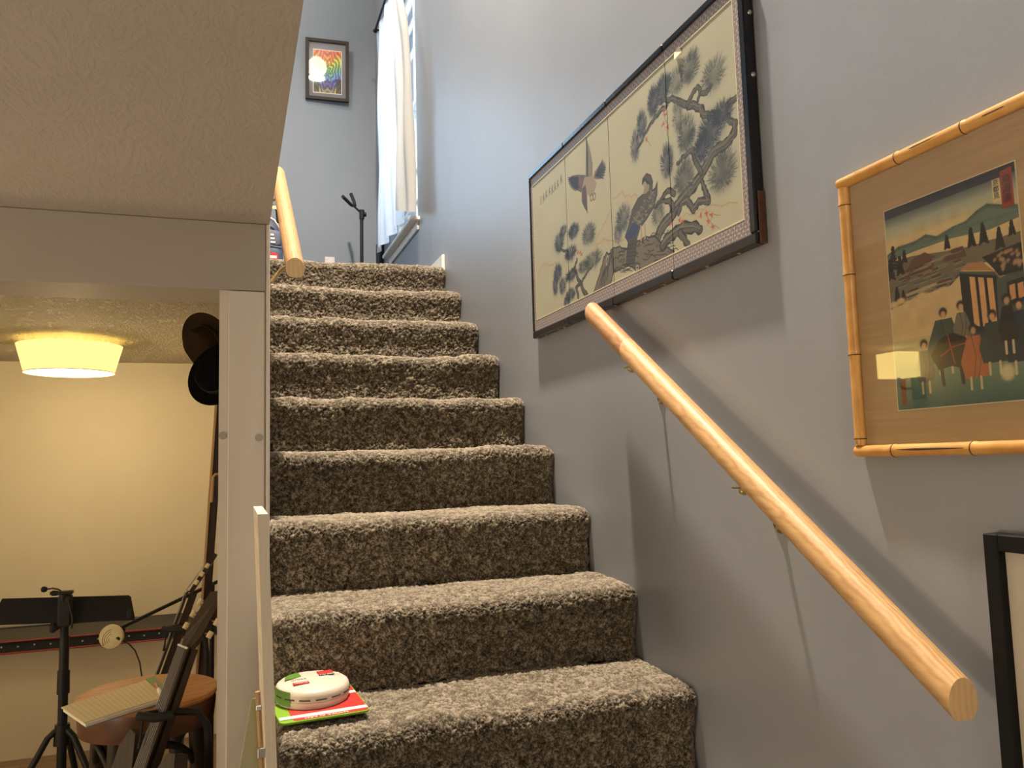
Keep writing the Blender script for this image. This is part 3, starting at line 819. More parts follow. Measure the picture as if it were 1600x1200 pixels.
    body = [(0.816, 0.296), (0.837, 0.302), (0.858, 0.290), (0.867, 0.27), (0.862, 0.249), (0.876, 0.25), (0.889, 0.262), (0.885, 0.23), (0.867, 0.205), (0.827, 0.185), (0.79, 0.172), (0.772, 0.15), (0.752, 0.088), (0.706, 0.096), (0.722, 0.153), (0.706, 0.172), (0.735, 0.204), (0.752, 0.232), (0.785, 0.252), (0.822, 0.256), (0.838, 0.274), (0.828, 0.286), (0.812, 0.284)]
    cv.poly(body, HB, 1.0); cv.line(body + [body[0]], 0.0026, (0.14, 0.135, 0.13), 0.9, 0.9)
    cv.poly([(0.838, 0.274), (0.828, 0.286), (0.812, 0.284), (0.822, 0.27), (0.812, 0.256), (0.826, 0.252), (0.845, 0.254), (0.85, 0.27)], (0.56, 0.51, 0.42), 0.9)
    cv.seg((0.822, 0.292), (0.812, 0.283), 0.005, 0.003, (0.1, 0.1, 0.1), 1)
    cv.seg((0.829, 0.291), (0.852, 0.268), 0.003, 0.003, (0.13, 0.12, 0.12), 0.8)
    for j in range(75):
        u = random.random(); v_ = random.uniform(0.1, 0.95)
        cx_ = 0.745 + 0.12 * u; cy_ = 0.186 + 0.055 * u + (v_ - 0.5) * 0.055
        cv.line([(cx_, cy_), (cx_ + 0.005, cy_ - 0.0055), (cx_ + 0.012, cy_ - 0.003)], 0.0018, (0.62, 0.58, 0.5), 0.5, 0.8)
    cv.poly([(0.757, 0.198), (0.787, 0.178), (0.765, 0.158), (0.722, 0.158), (0.708, 0.173)], (0.19, 0.24, 0.37), 0.9)
    for j in range(7):
        t = j / 6
        cv.seg((0.726 + 0.036 * t, 0.152), (0.709 + 0.04 * t, 0.094 - 0.006 * t), 0.0015, 0.001, (0.12, 0.12, 0.13), 0.8)
    for j in range(5): cv.seg((0.714 + j * 0.001, 0.105 + j * 0.010), (0.752 + j * 0.003, 0.098 + j * 0.010), 0.003, 0.003, (0.16, 0.16, 0.16), 0.6)
    for x_ in (0.795, 0.815): cv.line([(x_, 0.176), (x_ + 0.002, 0.15), (x_ - 0.004, 0.132)], 0.008, (0.62, 0.54, 0.43), 0.9)
    for x_ in (0.778, 0.80): cv.line([(x_, 0.130), (x_ + 0.018, 0.135), (x_ + 0.032, 0.126)], 0.004, (0.25, 0.23, 0.2), 0.9)
    # diving hawk
    cv.poly([(0.485, 0.539), (0.508, 0.494), (0.522, 0.445), (0.515, 0.398), (0.478, 0.405), (0.47, 0.43)], (0.47, 0.44, 0.38), 1)
    for j in range(9):
        t = j / 8
        cv.seg((0.485 + 0.004 * t, 0.537 - 0.05 * t), (0.478 + 0.008 * t, 0.42), 0.007, 0.002, (0.20, 0.215, 0.25), 0.75)
    wl = [(0.340, 0.460), (0.37, 0.462), (0.412, 0.450), (0.471, 0.428), (0.474, 0.385), (0.433, 0.387), (0.40, 0.405), (0.373, 0.425)]
    cv.poly(wl, (0.36, 0.32, 0.30), 1)
    for j in range(10):
        t = j / 9; tip = (0.338 + 0.05 * t * t, 0.466 - 0.060 * t)
        cv.seg((0.41 + 0.01 * t, 0.44 - 0.03 * t), tip, 0.010, 0.003, (0.16, 0.18, 0.23), 0.85)
    cv.blob((0.428, 0.418), 0.02, 0.012, (0.52, 0.36, 0.30), 0.6)
    cv.poly([(0.523, 0.4), (0.535, 0.416), (0.585, 0.43), (0.605, 0.402), (0.585, 0.378), (0.55, 0.387)], (0.40, 0.37, 0.34), 1)
    for j in range(9):
        t = j / 8
        cv.seg((0.54, 0.402), (0.588 + 0.018 * math.sin(t * 3), 0.432 - 0.056 * t), 0.006, 0.004, (0.17, 0.19, 0.24), 0.7)
    cv.poly([(0.460, 0.425), (0.527, 0.405), (0.542, 0.375), (0.520, 0.350), (0.495, 0.352), (0.478, 0.368), (0.472, 0.341), (0.473, 0.312), (0.455, 0.330), (0.437, 0.356), (0.436, 0.39)], (0.57, 0.51, 0.43), 1)
    cv.poly([(0.440, 0.395), (0.468, 0.40), (0.474, 0.35), (0.473, 0.312), (0.455, 0.330), (0.436, 0.356)], (0.33, 0.295, 0.27), 1)
    cv.seg((0.468, 0.326), (0.474, 0.308), 0.005, 0.002, (0.1, 0.1, 0.1), 1)
    for (x_, y_) in ((0.506, 0.347), (0.524, 0.344)):
        for j in range(10):
            g = j * 0.63; cv.seg((x_ + .009 * math.cos(g), y_ + .010 * math.sin(g)), (x_ + .009 * math.cos(g + .63), y_ + .010 * math.sin(g + .63)), 0.004, 0.004, (0.42, 0.36, 0.28), 0.9)
    # signature column read from right to left, and a faint red seal
    for i, (x_, y_) in enumerate([(0.284, 0.478), (0.254, 0.473), (0.23, 0.472), (0.206, 0.470), (0.181, 0.473), (0.152, 0.471), (0.129, 0.466)]):
        random.seed(40 + i)
        cv.seg((x_ - 0.008, y_ + 0.008), (x_ + 0.008, y_ + 0.010), 0.0022, 0.0016, INK, 0.75)
        cv.seg((x_, y_ + 0.017), (x_ - 0.003, y_ - 0.014), 0.0028, 0.0018, INK, 0.8)
        cv.seg((x_ - 0.001, y_ + 0.004), (x_ - 0.010, y_ - 0.012), 0.0022, 0.0012, INK, 0.7)
        cv.seg((x_ + 0.001, y_ + 0.003), (x_ + 0.010, y_ - 0.013), 0.0026, 0.0014, INK, 0.75)
        for j in range(2): 
            q = random.uniform(-.008, .004); cv.seg((x_ - 0.006, y_ + q), (x_ + 0.006, y_ + q + .002), 0.0018, 0.0014, INK, 0.6)
    random.seed(9)
    cv.poly([(0.092, 0.452), (0.112, 0.452), (0.112, 0.484), (0.092, 0.484)], (0.66, 0.45, 0.40), 0.35)
    for j in range(4): cv.seg((0.094, 0.457 + j * .008), (0.110, 0.456 + j * .008), 0.002, 0.002, (0.55, 0.3, 0.26), 0.45)
    return cv.image('pine_and_hawk_painting')

def draw_print():
    W_, H_ = 0.234, 0.328
    cv = Canvas(W_, H_, 1900, (0.76, 0.66, 0.47))
    P = lambda l: [(x_ / 0.95 * W_, y_ * H_) for x_, y_ in l]
    cv.vgrad(0.90 * H_, 1.0 * H_ + .001, (0.58, 0.60, 0.50), (0.06, 0.09, 0.16)); cv.vgrad(0.82 * H_, 0.90 * H_, (0.76, 0.67, 0.48), (0.58, 0.60, 0.50))
    cv.vgrad(0.955 * H_, 1.001 * H_, (0.10, 0.14, 0.22), (0.06, 0.08, 0.14))
    ridge = [(0.0, 0.775), (0.1, 0.80), (0.23, 0.80), (0.32, 0.815), (0.4, 0.79), (0.52, 0.81), (0.61, 0.815), (0.69, 0.845), (0.76, 0.86), (0.83, 0.84), (0.96, 0.81)]
    cv.poly(P(ridge + [(0.96, 0.76), (0.76, 0.745), (0.5, 0.76), (0.24, 0.755), (0.0, 0.74)]), (0.36, 0.43, 0.37), 1)
    for j in range(5): cv.line(P([(x_, y_ - 0.004 * j) for x_, y_ in ridge]), 0.0022, (0.20, 0.28, 0.29), 0.5 - 0.09 * j, 1.2)
    cv.line(P([(0.3, 0.78), (0.5, 0.785), (0.7, 0.79), (0.95, 0.785)]), 0.004, (0.27, 0.35, 0.33), 0.5, 3)
    cv.poly(P([(0.0, 0.735), (0.2, 0.735), (0.45, 0.71), (0.6, 0.70), (0.96, 0.70), (0.96, 0.62), (0.55, 0.6), (0.5, 0.53), (0.3, 0.52), (0.03, 0.50), (0.0, 0.5)]), (0.40, 0.37, 0.30), 1)
    cv.poly(P([(0.10, 0.62), (0.2, 0.72), (0.3, 0.735), (0.38, 0.70), (0.35, 0.63)]), (0.37, 0.25, 0.19), 1)
    cv.poly(P([(0.42, 0.66), (0.5, 0.71), (0.58, 0.71), (0.6, 0.66)]), (0.36, 0.24, 0.19), 1)
    random.seed(3)
    for j in range(46):      # roofs
        x_ = random.uniform(0.06, 0.52); y_ = random.uniform(0.53, 0.69); l = random.uniform(0.05, 0.12)
        cv.poly(P([(x_, y_), (x_ + l, y_ + 0.004), (x_ + l * 0.85, y_ + 0.018), (x_ + l * 0.1, y_ + 0.014)]), random.choice([(0.30, 0.34, 0.30), (0.34, 0.22, 0.17), (0.25, 0.24, 0.21), (0.42, 0.40, 0.32)]), 0.95)
        cv.line(P([(x_, y_), (x_ + l, y_ + 0.004)]), 0.0012, (0.66, 0.58, 0.42), 0.7)
    for (x_, y_, s_) in ((0.05, 0.74, .07), (0.02, 0.69, .06), (0.10, 0.70, .05), (0.14, 0.74, .03), (0.47, 0.745, .03), (0.72, 0.73, .05), (0.82, 0.69, .05), (0.64, 0.73, .045), (0.9, 0.72, .03), (0.06, 0.56, .04), (0.11, 0.54, .035)):
        for j in range(7):
            t = j / 6; ww = s_ * (0.15 + 0.75 * t)
            yy_ = y_ + s_ * 0.9 - t * s_ * 1.5
            cv.line(P([(x_ - ww * .6, yy_ - .006), (x_, yy_ + .006), (x_ + ww * .6, yy_ - .006)]), 0.0035, (0.09, 0.10, 0.10), 0.95, 1.0, 0.001)
    cv.poly(P([(0.0, 0.50), (0.26, 0.535), (0.47, 0.545), (0.54, 0.58), (0.56, 0.40), (0.0, 0.36)]), (0.74, 0.64, 0.45), 1)
    for j in range(9): cv.blob(P([(0.03 + j * 0.055, 0.52 + 0.012 * math.sin(j * 2))])[0], 0.010, 0.006, (0.74, 0.64, 0.45), 1, 0, 3)
    cv.poly(P([(0.14, 0.545), (0.38, 0.565), (0.36, 0.578), (0.13, 0.56)]), (0.62, 0.56, 0.42), 1)
    # ground
    cv.vgrad(0, 0.17 * H_, (0.19, 0.33, 0.31), (0.40, 0.47, 0.38)); cv.vgrad(0.17 * H_, 0.34 * H_, (0.40, 0.47, 0.38), (0.72, 0.64, 0.46))
    # covered carriage
    cv.poly(P([(0.54, 0.60), (0.77, 0.56), (0.96, 0.60), (0.96, 0.24), (0.60, 0.26), (0.55, 0.34)]), (0.27, 0.30, 0.26), 1)
    cv.poly(P([(0.54, 0.59), (0.78, 0.54), (0.77, 0.27), (0.60, 0.31), (0.55, 0.36)]), (0.07, 0.10, 0.13), 1)
    for j in range(3):
        x_ = 0.605 + j * 0.057
        cv.poly(P([(x_, 0.565 - .012 * j), (x_ + 0.038, 0.557 - .012 * j), (x_ + 0.045, 0.335 - .012 * j), (x_ + 0.008, 0.345 - .012 * j)]), (0.76, 0.58, 0.36), 1)
    cv.poly(P([(0.60, 0.32), (0.77, 0.28), (0.77, 0.24), (0.61, 0.27)]), (0.10, 0.20, 0.26), 1)
    cv.poly(P([(0.545, 0.605), (0.60, 0.628), (0.70, 0.615), (0.77, 0.56), (0.80, 0.525), (0.84, 0.53), (0.80, 0.55), (0.74, 0.57), (0.62, 0.59)]), (0.60, 0.44, 0.27), 1)
    cv.poly(P([(0.70, 0.635), (0.96, 0.655), (0.96, 0.535), (0.80, 0.535), (0.76, 0.58)]), (0.10, 0.10, 0.09), 1)
    for j in range(26): cv.blob(P([(random.uniform(0.76, 0.95), random.uniform(0.555, 0.635))])[0], 0.004, 0.003, (0.62, 0.48, 0.34), 0.9, random.random(), 2)
    cv.poly(P([(0.84, 0.50), (0.96, 0.51), (0.96, 0.41), (0.84, 0.40)]), (0.08, 0.13, 0.15), 1)
    for x_ in (0.855, 0.905): cv.poly(P([(x_, 0.485), (x_ + .035, 0.488), (x_ + .035, 0.425), (x_, 0.42)]), (0.74, 0.52, 0.33), 1)
    # ox and attendants in simple robes
    def robe(x_, y0, y1, w_, col, dark=(0.07, 0.07, 0.08), face=(0.70, 0.55, 0.38)):
        cv.poly(P([(x_ - w_ * .3, y1), (x_ + w_ * .3, y1), (x_ + w_ * .62, y0 + (y1 - y0) * .35), (x_ + w_ * .5, y0), (x_ - w_ * .5, y0), (x_ - w_ * .66, y0 + (y1 - y0) * .4)]), col, 1)
        cv.line(P([(x_ - w_ * .1, y1), (x_ + w_ * .05, (y0 + y1) / 2), (x_ - w_ * .1, y0)]), 0.0012, mul(col, 0.55), 0.9)
        cv.line(P([(x_ + w_ * .3, y1), (x_ + w_ * .3, (y0 + y1) / 2), (x_ + w_ * .1, y0)]), 0.0012, mul(col, 0.6), 0.9)
        f = P([(x_, y1 + 0.022)])[0]
        cv.blob((f[0], f[1] + .003), 0.0075, 0.0075, dark, 1, 0, 3); cv.blob(f, 0.005, 0.006, face, 1, 0, 3)
        for s_ in (-.25, .2): cv.line(P([(x_ + w_ * s_, y0), (x_ + w_ * s_, y0 - 0.05)]), 0.004, (0.72, 0.64, 0.48), 1)
    robe(0.40, 0.20, 0.40, 0.20, (0.24, 0.29, 0.26)); robe(0.53, 0.30, 0.415, 0.10, (0.40, 0.38, 0.30))
    cv.poly(P([(0.29, 0.24), (0.36, 0.31), (0.46, 0.33), (0.55, 0.30), (0.57, 0.24), (0.52, 0.16), (0.44, 0.18), (0.34, 0.17)]), (0.10, 0.075, 0.065), 1)
    cv.line(P([(0.42, 0.33), (0.44, 0.26), (0.46, 0.19)]), 0.0025, (0.52, 0.20, 0.14), 1); cv.line(P([(0.36, 0.23), (0.45, 0.265), (0.55, 0.275)]), 0.0025, (0.52, 0.20, 0.14), 1)
    for x_ in (0.36, 0.50): cv.line(P([(x_, 0.18), (x_ + .01, 0.10)]), 0.006, (0.10, 0.075, 0.065), 1)
    robe(0.24, 0.12, 0.27, 0.12, (0.36, 0.35, 0.32)); robe(0.60, 0.115, 0.30, 0.15, (0.62, 0.35, 0.20)); robe(0.73, 0.17, 0.345, 0.15, (0.16, 0.20, 0.20)); robe(0.90, 0.16, 0.37, 0.18, (0.08, 0.15, 0.21)); robe(0.83, 0.25, 0.40, 0.10, (0.08, 0.08, 0.09))
    cv.blob(P([(0.80, 0.12)])[0], 0.012, 0.013, (0.74, 0.68, 0.52), 1, 0, 3)
    cv.poly(P([(0.035, 0.02), (0.075, 0.02), (0.075, 0.15), (0.035, 0.15)]), (0.42, 0.14, 0.09), 0.9)
    cv.poly(P([(0.855, 0.98), (0.93, 0.985), (0.93, 0.815), (0.855, 0.815)]), (0.52, 0.20, 0.15), 1)
    cv.poly(P([(0.80, 0.955), (0.85, 0.955), (0.85, 0.855), (0.80, 0.855)]), (0.76, 0.69, 0.50), 1)
    cv.grain(0.035, 30)
    return cv.image('village_woodblock_print')

def draw_poster():
    cv = Canvas(0.20, 0.305, 1100, (0.72, 0.70, 0.62))
    h, w_ = cv.h, cv.w
    Y, X = np.mgrid[0:h, 0:w_]; y = Y / h; x = (X / w_ - 0.5) * 2
    stops = [(0.0, (0.70, 0.60, 0.30)), (0.12, (0.45, 0.42, 0.42)), (0.25, (0.28, 0.25, 0.55)), (0.40, (0.35, 0.55, 0.72)), (0.55, (0.42, 0.62, 0.42)), (0.75, (0.78, 0.72, 0.22)), (0.9, (0.85, 0.40, 0.18)), (1.0, (0.80, 0.35, 0.20))]
    yy = np.clip(y + 0.06 * np.sin(6 * np.abs(x)), 0, 1)
    for c in range(3): cv.a[..., c] = np.interp(yy, [s_[0] for s_ in stops], [s_[1][c] for s_ in stops])
    r = np.hypot(x, (y - 0.52) * 1.5); g = np.arctan2((y - 0.52) * 1.5, x)
    pet = np.sin(9 * r * math.pi + 2 * np.cos(8 * g))
    cv.a *= (1 + 0.30 * pet)[..., None]
    side = (np.abs(x) > 0.62) & (y < 0.34); cv.a[side] = cv.a[side] * 0.35 + 0.08
    for k in range(8):
        gg = k * math.pi / 4
        cv.blob((0.10 + 0.034 * math.cos(gg), 0.255 + 0.034 * math.sin(gg)), 0.020, 0.009, (0.84, 0.38, 0.22), 0.8, gg, 2)
    random.seed(5)
    for k in range(60): 
        xx = random.uniform(0.01, 0.099); yv = random.uniform(0.02, 0.29); rr = random.uniform(0.0015, 0.004); cc = random.choice([(0.9, 0.92, 0.95), (0.25, 0.2, 0.5), (0.9, 0.75, 0.3), (0.3, 0.6, 0.6)])
        for sgn in (xx, 0.20 - xx): cv.blob((sgn, yv), rr, rr, cc, 0.9, 0, 2)
    return cv.image('rainbow_pattern_print')

im_screen, im_print, im_poster = draw_screen(), draw_print(), draw_poster()

# ------------------------------------------------------------------ four-panel painted screen on the right wall
SY0, SY1, SZ0, SZ1 = 1.327, 2.606, 0.4225, 1.015
XF = 1.001
scr = thing('painted_screen', 'four-panel painted screen with hawks and pine in a black frame', 'painting', (XR, (SY0 + SY1) / 2, SZ0))
joints = [SY1, 2.288, 1.975, 1.655, SY0]      # from the far end to the near end
silk = print_mat('painted_silk', im_screen, 0.62)
for i in range(4):
    ya, yb = joints[i], joints[i + 1]           # ya > yb
    g = 0.0012
    A, B = ya - (g if i else 0), yb + (g if i < 3 else 0)
    top = SZ1
    obj('panel_board', MB().box(XF + 0.004, XR - 0.001, B + 0.002, A - 0.002, SZ0 + 0.004, top - 0.004), M['blackwood'], scr)
    pa = A - (0.031 if i == 0 else 0); pb = B + (0.044 if i == 3 else 0)
    u0, u1 = (SY1 - pa) / 1.279, (SY1 - pb) / 1.279
    picture_quad('painting', [(XF + 0.002, pa, SZ0 + 0.063), (XF + 0.002, pb, SZ0 + 0.063), (XF + 0.002, pb, SZ1 - 0.048), (XF + 0.002, pa, SZ1 - 0.048)], silk, scr,
                 ((u0, 0.063 / 0.5925), (u1, 0.063 / 0.5925), (u1, 1 - 0.048 / 0.5925), (u0, 1 - 0.048 / 0.5925)))
    x0, x1 = XF + 0.0012, XF + 0.004
    piece = lambda nm, mt, *q, bev=0.0: obj(nm, MB().box(*q, 0, bev), mt, scr)
    piece('brocade_border', M['brocade'], x0, x1, B, A, SZ0 + 0.024, SZ0 + 0.061); piece('brocade_border', M['brocade'], x0, x1, B, A, SZ1 - 0.046, SZ1 - 0.018)
    if i == 0: piece('brocade_border', M['brocade'], x0, x1, A - 0.0285, A - 0.008, SZ0 + 0.061, SZ1 - 0.046)
    if i == 3: piece('brocade_border', M['brocade'], x0, x1, B + 0.020, B + 0.042, SZ0 + 0.061, SZ1 - 0.046)
    gx = XF + 0.0006
    ga, gb = (A - 0.0285 if i == 0 else A), (B + 0.042 if i == 3 else B)
    piece('gold_edge', M['goldline'], gx, gx + 0.002, gb, ga, SZ0 + 0.061, SZ0 + 0.064); piece('gold_edge', M['goldline'], gx, gx + 0.002, gb, ga, SZ1 - 0.049, SZ1 - 0.046)
    if i == 0: piece('gold_edge', M['goldline'], gx, gx + 0.002, ga - 0.0025, ga, SZ0 + 0.064, SZ1 - 0.049)
    if i == 3: piece('gold_edge', M['goldline'], gx, gx + 0.002, gb, gb + 0.003, SZ0 + 0.064, SZ1 - 0.049)
    fq = dict(bev=0.003)
    piece('frame', M['blackwood'], XF - 0.0045, XR - 0.002, B, A, SZ0, SZ0 + 0.024, **fq); piece('frame', M['blackwood'], XF - 0.0045, XR - 0.002, B, A, SZ1 - 0.018, SZ1, **fq)
    if i == 0: piece('frame', M['blackwood'], XF - 0.0045, XR - 0.002, A - 0.009, A, SZ0 + 0.024, SZ1 - 0.018, **fq)
    if i == 3: piece('frame', M['blackwood'], XF - 0.0045, XR - 0.002, B, B + 0.021, SZ0 + 0.024, SZ1 - 0.018, **fq)
obj('bare_wood_strip', MB().box(XF + 0.003, XR - 0.002, SY0 - 0.004, SY0 - 0.0002, SZ0 + 0.0, SZ0 + 0.11, 0, 0.0015), M['stoolapron'], scr)
for k in range(8):
    y = (SY1 - 0.09, SY1 - 0.21, SY1 - 0.25, SY1 - 0.62, SY1 - 0.79, SY1 - 0.89, SY1 - 1.08, SY1 - 1.2)[k]
    obj('nail', MB().lathe([(0.0001, 0.0025), (0.0035, 0.0015), (0.0045, 0.0)], (XR - 0.012, y, SZ0 + 0.0003), (0, 0, -1), 12), M['nickel'], scr, True)
for z in (SZ1 - 0.10, SZ1 - 0.235):
    obj('nail', MB().lathe([(0.0001, 0.004), (0.0045, 0.0025), (0.0055, 0.0)], (XR - 0.010, SY0 + 0.0003, z), (0, -1, 0), 12), M['nickel'], scr, True)
obj('torn_flap', MB().add([(XF - 0.001, SY1 - 1.002, SZ0 + 0.545), (XF - 0.009, SY1 - 1.012, SZ0 + 0.520), (XF - 0.001, SY1 - 1.034, SZ0 + 0.530), (XF - 0.004, SY1 - 1.028, SZ0 + 0.548)], [(0, 1, 2), (0, 2, 3)]), M['goldline'], scr)

# ------------------------------------------------------------------ bamboo framed print
BY0, BY1, BZ0, BZ1 = 0.690, 1.105, -0.011, 0.478
bp = thing('bamboo_picture', 'landscape print with robed figures in a golden bamboo frame', 'picture', (XR, (BY0 + BY1) / 2, BZ0))
obj('backing', MB().box(XR - 0.006, XR - 0.001, BY0 + 0.01, BY1 - 0.01, BZ0 + 0.01, BZ1 - 0.01), M['espresso'], bp)
obj('mat_board', MB().box(XR - 0.0075, XR - 0.006, BY0 + 0.012, BY1 - 0.012, BZ0 + 0.012, BZ1 - 0.012), M['grasscloth'], bp)
obj('bevel', MB().box(XR - 0.0079, XR - 0.0075, 0.7765, 1.0135, 0.0615, 0.3925), M['goldline'], bp)
picture_quad('print', [(XR - 0.0083, 1.012, 0.063), (XR - 0.0083, 0.778, 0.063), (XR - 0.0083, 0.778, 0.391), (XR - 0.0083, 1.012, 0.391)], print_mat('woodblock_paper', im_print, 0.7), bp)
def font_cjk(o): return o
text('lettering', '東\n海\n道', 0.0135, (XR - 0.0086, 0.7925, 0.357), (0, -1, 0), (0, 0, 1), M['darkslot'], bp)
text('lettering', '京\n都\n見', 0.0095, (XR - 0.0086, 0.8085, 0.361), (0, -1, 0), (0, 0, 1), M['darkslot'], bp)
obj('glass_pane', MB().box(XR - 0.0125, XR - 0.0105, BY0 + 0.012, BY1 - 0.012, BZ0 + 0.012, BZ1 - 0.012), M['glass'], bp)
def bamboo(p, q, r, nodes, slits, side):
    P, Q = Vector(p), Vector(q); L = (Q - P).length; d = (Q - P) / L
    path = []; rs = []
    for j in range(81):
        t = j / 80; k = r
        for n_ in nodes: 
            k += r * 0.13 * math.exp(-((t - n_) * L / 0.006) ** 2) - r * 0.10 * math.exp(-((t - n_ - 0.006 / L) * L / 0.002) ** 2)
        path.append(P + d * (L * t)); rs.append(k)
    o = obj('bamboo_rod', MB().tube(path, rs, 18), M['bamboo'], bp, True)
    for n_ in nodes:
        c = P + d * (L * n_)
        obj('node_ring', MB().tube([c - d * 0.0009, c + d * 0.0009], r * 1.135, 18), M['bamboo_dark'], o, True)
    for (a, b_, off) in slits:
        c0 = P + d * (L * a) + Vector(side) * (r * 0.99) + off * r; c1 = P + d * (L * b_) + Vector(side) * (r * 0.99) + off * r
        obj('split', MB().tube([c0, c0.lerp(c1, .3), c0.lerp(c1, .7), c1], [0.0004, 0.0019, 0.0016, 0.0004], 6), M['bamboo_dark'], o)
    return o
rb = 0.0098; xb = XR - 0.0112
V3 = Vector
bamboo((xb, BY1 - rb, BZ1 - rb * 2), (xb, BY1 - rb, BZ0 + rb * 2), rb, [0.07, 0.345, 0.655, 0.975], [(0.1, 0.32, V3((0.3, 0.35, 0))), (0.4, 0.63, V3((.45, .55, 0))), (0.69, 0.95, V3((.5, .6, 0)))], (-0.8, 0.25, 0))
bamboo((xb, BY1 - 0.001, BZ1 - rb), (xb, BY0, BZ1 - rb), rb, [0.32, 0.62, 0.9], [(0.04, 0.28, V3((.2, 0, .25))), (0.34, 0.58, V3((0.1, 0, .1))), (0.66, 0.86, V3((.1, 0, -.2)))], (-0.95, 0, 0.1))
bamboo((xb, BY1 - 0.001, BZ0 + rb), (xb, BY0, BZ0 + rb), rb, [0.20, 0.555, 0.86], [(0.225, 0.53, V3((.02, 0, .05)))], (-1, 0, 0.05))
bamboo((xb, BY0 + rb, BZ1 - rb * 2), (xb, BY0 + rb, BZ0 + rb * 2), rb, [0.2, 0.5, 0.8], [], (-1, 0, 0))

# ------------------------------------------------------------------ black framed picture at the right edge
KY0, KY1, KZ0, KZ1 = 0.42, 0.858, -0.75, -0.120
kp = thing('black_picture', 'black framed picture with a cream mat near the rail end', 'picture', (XR, (KY0 + KY1) / 2, KZ0))
KX = XR - 0.030
for q in ((KY1 - 0.023, KY1, KZ0, KZ1), (KY0, KY0 + 0.023, KZ0, KZ1), (KY0 + 0.023, KY1 - 0.023, KZ1 - 0.023, KZ1), (KY0 + 0.023, KY1 - 0.023, KZ0, KZ0 + 0.023)):
    obj('frame', MB().box(KX, XR - 0.001, *q, 0, 0.0015), M['matteblack'], kp)
obj('mat_board', MB().box(XR - 0.017, XR - 0.014, KY0 + 0.02, KY1 - 0.02, KZ0 + 0.02, KZ1 - 0.02), M['mat_white'], kp)
obj('glass_pane', MB().box(XR - 0.022, XR - 0.020, KY0 + 0.021, KY1 - 0.021, KZ0 + 0.021, KZ1 - 0.021), M['glass'], kp)

# ------------------------------------------------------------------ poster on the landing wall
PX0, PX1, PZ0, PZ1 = 0.500, 0.817, 2.718, 3.178
pp = thing('poster_picture', 'small rainbow patterned print in a dark frame with grey mat', 'picture', ((PX0 + PX1) / 2, YU, PZ0))
yf = YU - 0.028
for q in ((PX0, PX0 + 0.024, PZ0, PZ1), (PX1 - 0.024, PX1, PZ0, PZ1), (PX0 + 0.024, PX1 - 0.024, PZ0, PZ0 + 0.024), (PX0 + 0.024, PX1 - 0.024, PZ1 - 0.024, PZ1)):
    obj('frame', MB().box(q[0], q[1], yf, YU - 0.001, q[2], q[3], 0, 0.002), M['espresso'], pp)
obj('mat_board', MB().box(PX0 + 0.02, PX1 - 0.02, YU - 0.012, YU - 0.002, PZ0 + 0.02, PZ1 - 0.02), M['mat_grey'], pp)
obj('bevel', MB().box(0.553, 0.765, YU - 0.0128, YU - 0.012, 2.772, 3.102), M['whiteprint'], pp)
picture_quad('print', [(0.558, YU - 0.0134, 2.778), (0.760, YU - 0.0134, 2.778), (0.760, YU - 0.0134, 3.096), (0.558, YU - 0.0134, 3.096)], print_mat('poster_paper', im_poster, 0.5), pp)
obj('glass_pane', MB().box(PX0 + 0.022, PX1 - 0.022, YU - 0.020, YU - 0.018, PZ0 + 0.022, PZ1 - 0.022), M['glass'], pp)

pp.location = (pp.location.x, YU - 0.012, PZ0); pp.rotation_euler = (math.radians(4.3), 0, math.radians(-3.6))   # leant and turned so that its glass mirrors the globe lamp

# globe lamp high above the stairs (mirrored in the poster's glass)
gl_ = thing('globe_lamp', 'round glowing ceiling globe high above the stairs', 'ceiling lamp', (0.47, 2.18, ZT))
obj('globe', MB().lathe([(0.0001, -0.115)] + [(0.115 * math.cos(a), 0.115 * math.sin(a)) for a in np.linspace(-1.5, 1.2, 18)], (0.47, 2.18, ZT - 0.14), (0, 0, 1), 32), M['sconce_white'], gl_, True)
obj('base', MB().lathe([(0.05, 0.0), (0.06, -0.03), (0.05, -0.035)], (0.47, 2.18, ZT), (0, 0, 1), 32), M['white'], gl_, True)

# outlet on the landing wall
t = thing('wall_outlet', 'white electrical outlet low on the landing wall', 'outlet', (0.67, YU, 1.455))
obj('plate', MB().box(0.634, 0.706, YU - 0.006, YU, 1.415, 1.530, 0, 0.002), M['outlet'], t)
for z in (1.445, 1.498): obj('socket', MB().box(0.653, 0.687, YU - 0.008, YU - 0.006, z - 0.016, z + 0.016, 0, 0.0015), M['whiteprint'], t)

# ------------------------------------------------------------------ handrails
SL = 0.66
def rail_section(name, xc, zc, y0, y1, mat, parent, r=0.0262, n=28):
    v = []; fcs = []
    ca = math.cos(math.atan(SL))
    ring = []
    for k in range(n):
        g = 2 * math.pi * k / n
        a, c = math.cos(g) * r, max(math.sin(g) * r, -r * 0.80)
        ring.append((a, c / ca))
    for y in (y0, y1):
        for (a, c) in ring: v.append((xc + a, y, zc(y) + c))
    for k in range(n): fcs.append((k, (k + 1) % n, n + (k + 1) % n, n + k))
    mb = MB().add(v, fcs, 0)
    mb.add(v[:n], [tuple(reversed(range(n)))], 1); mb.add(v[n:], [tuple(range(n))], 1)
    return obj(name, mb, [mat, M['endgrain']], parent, True)

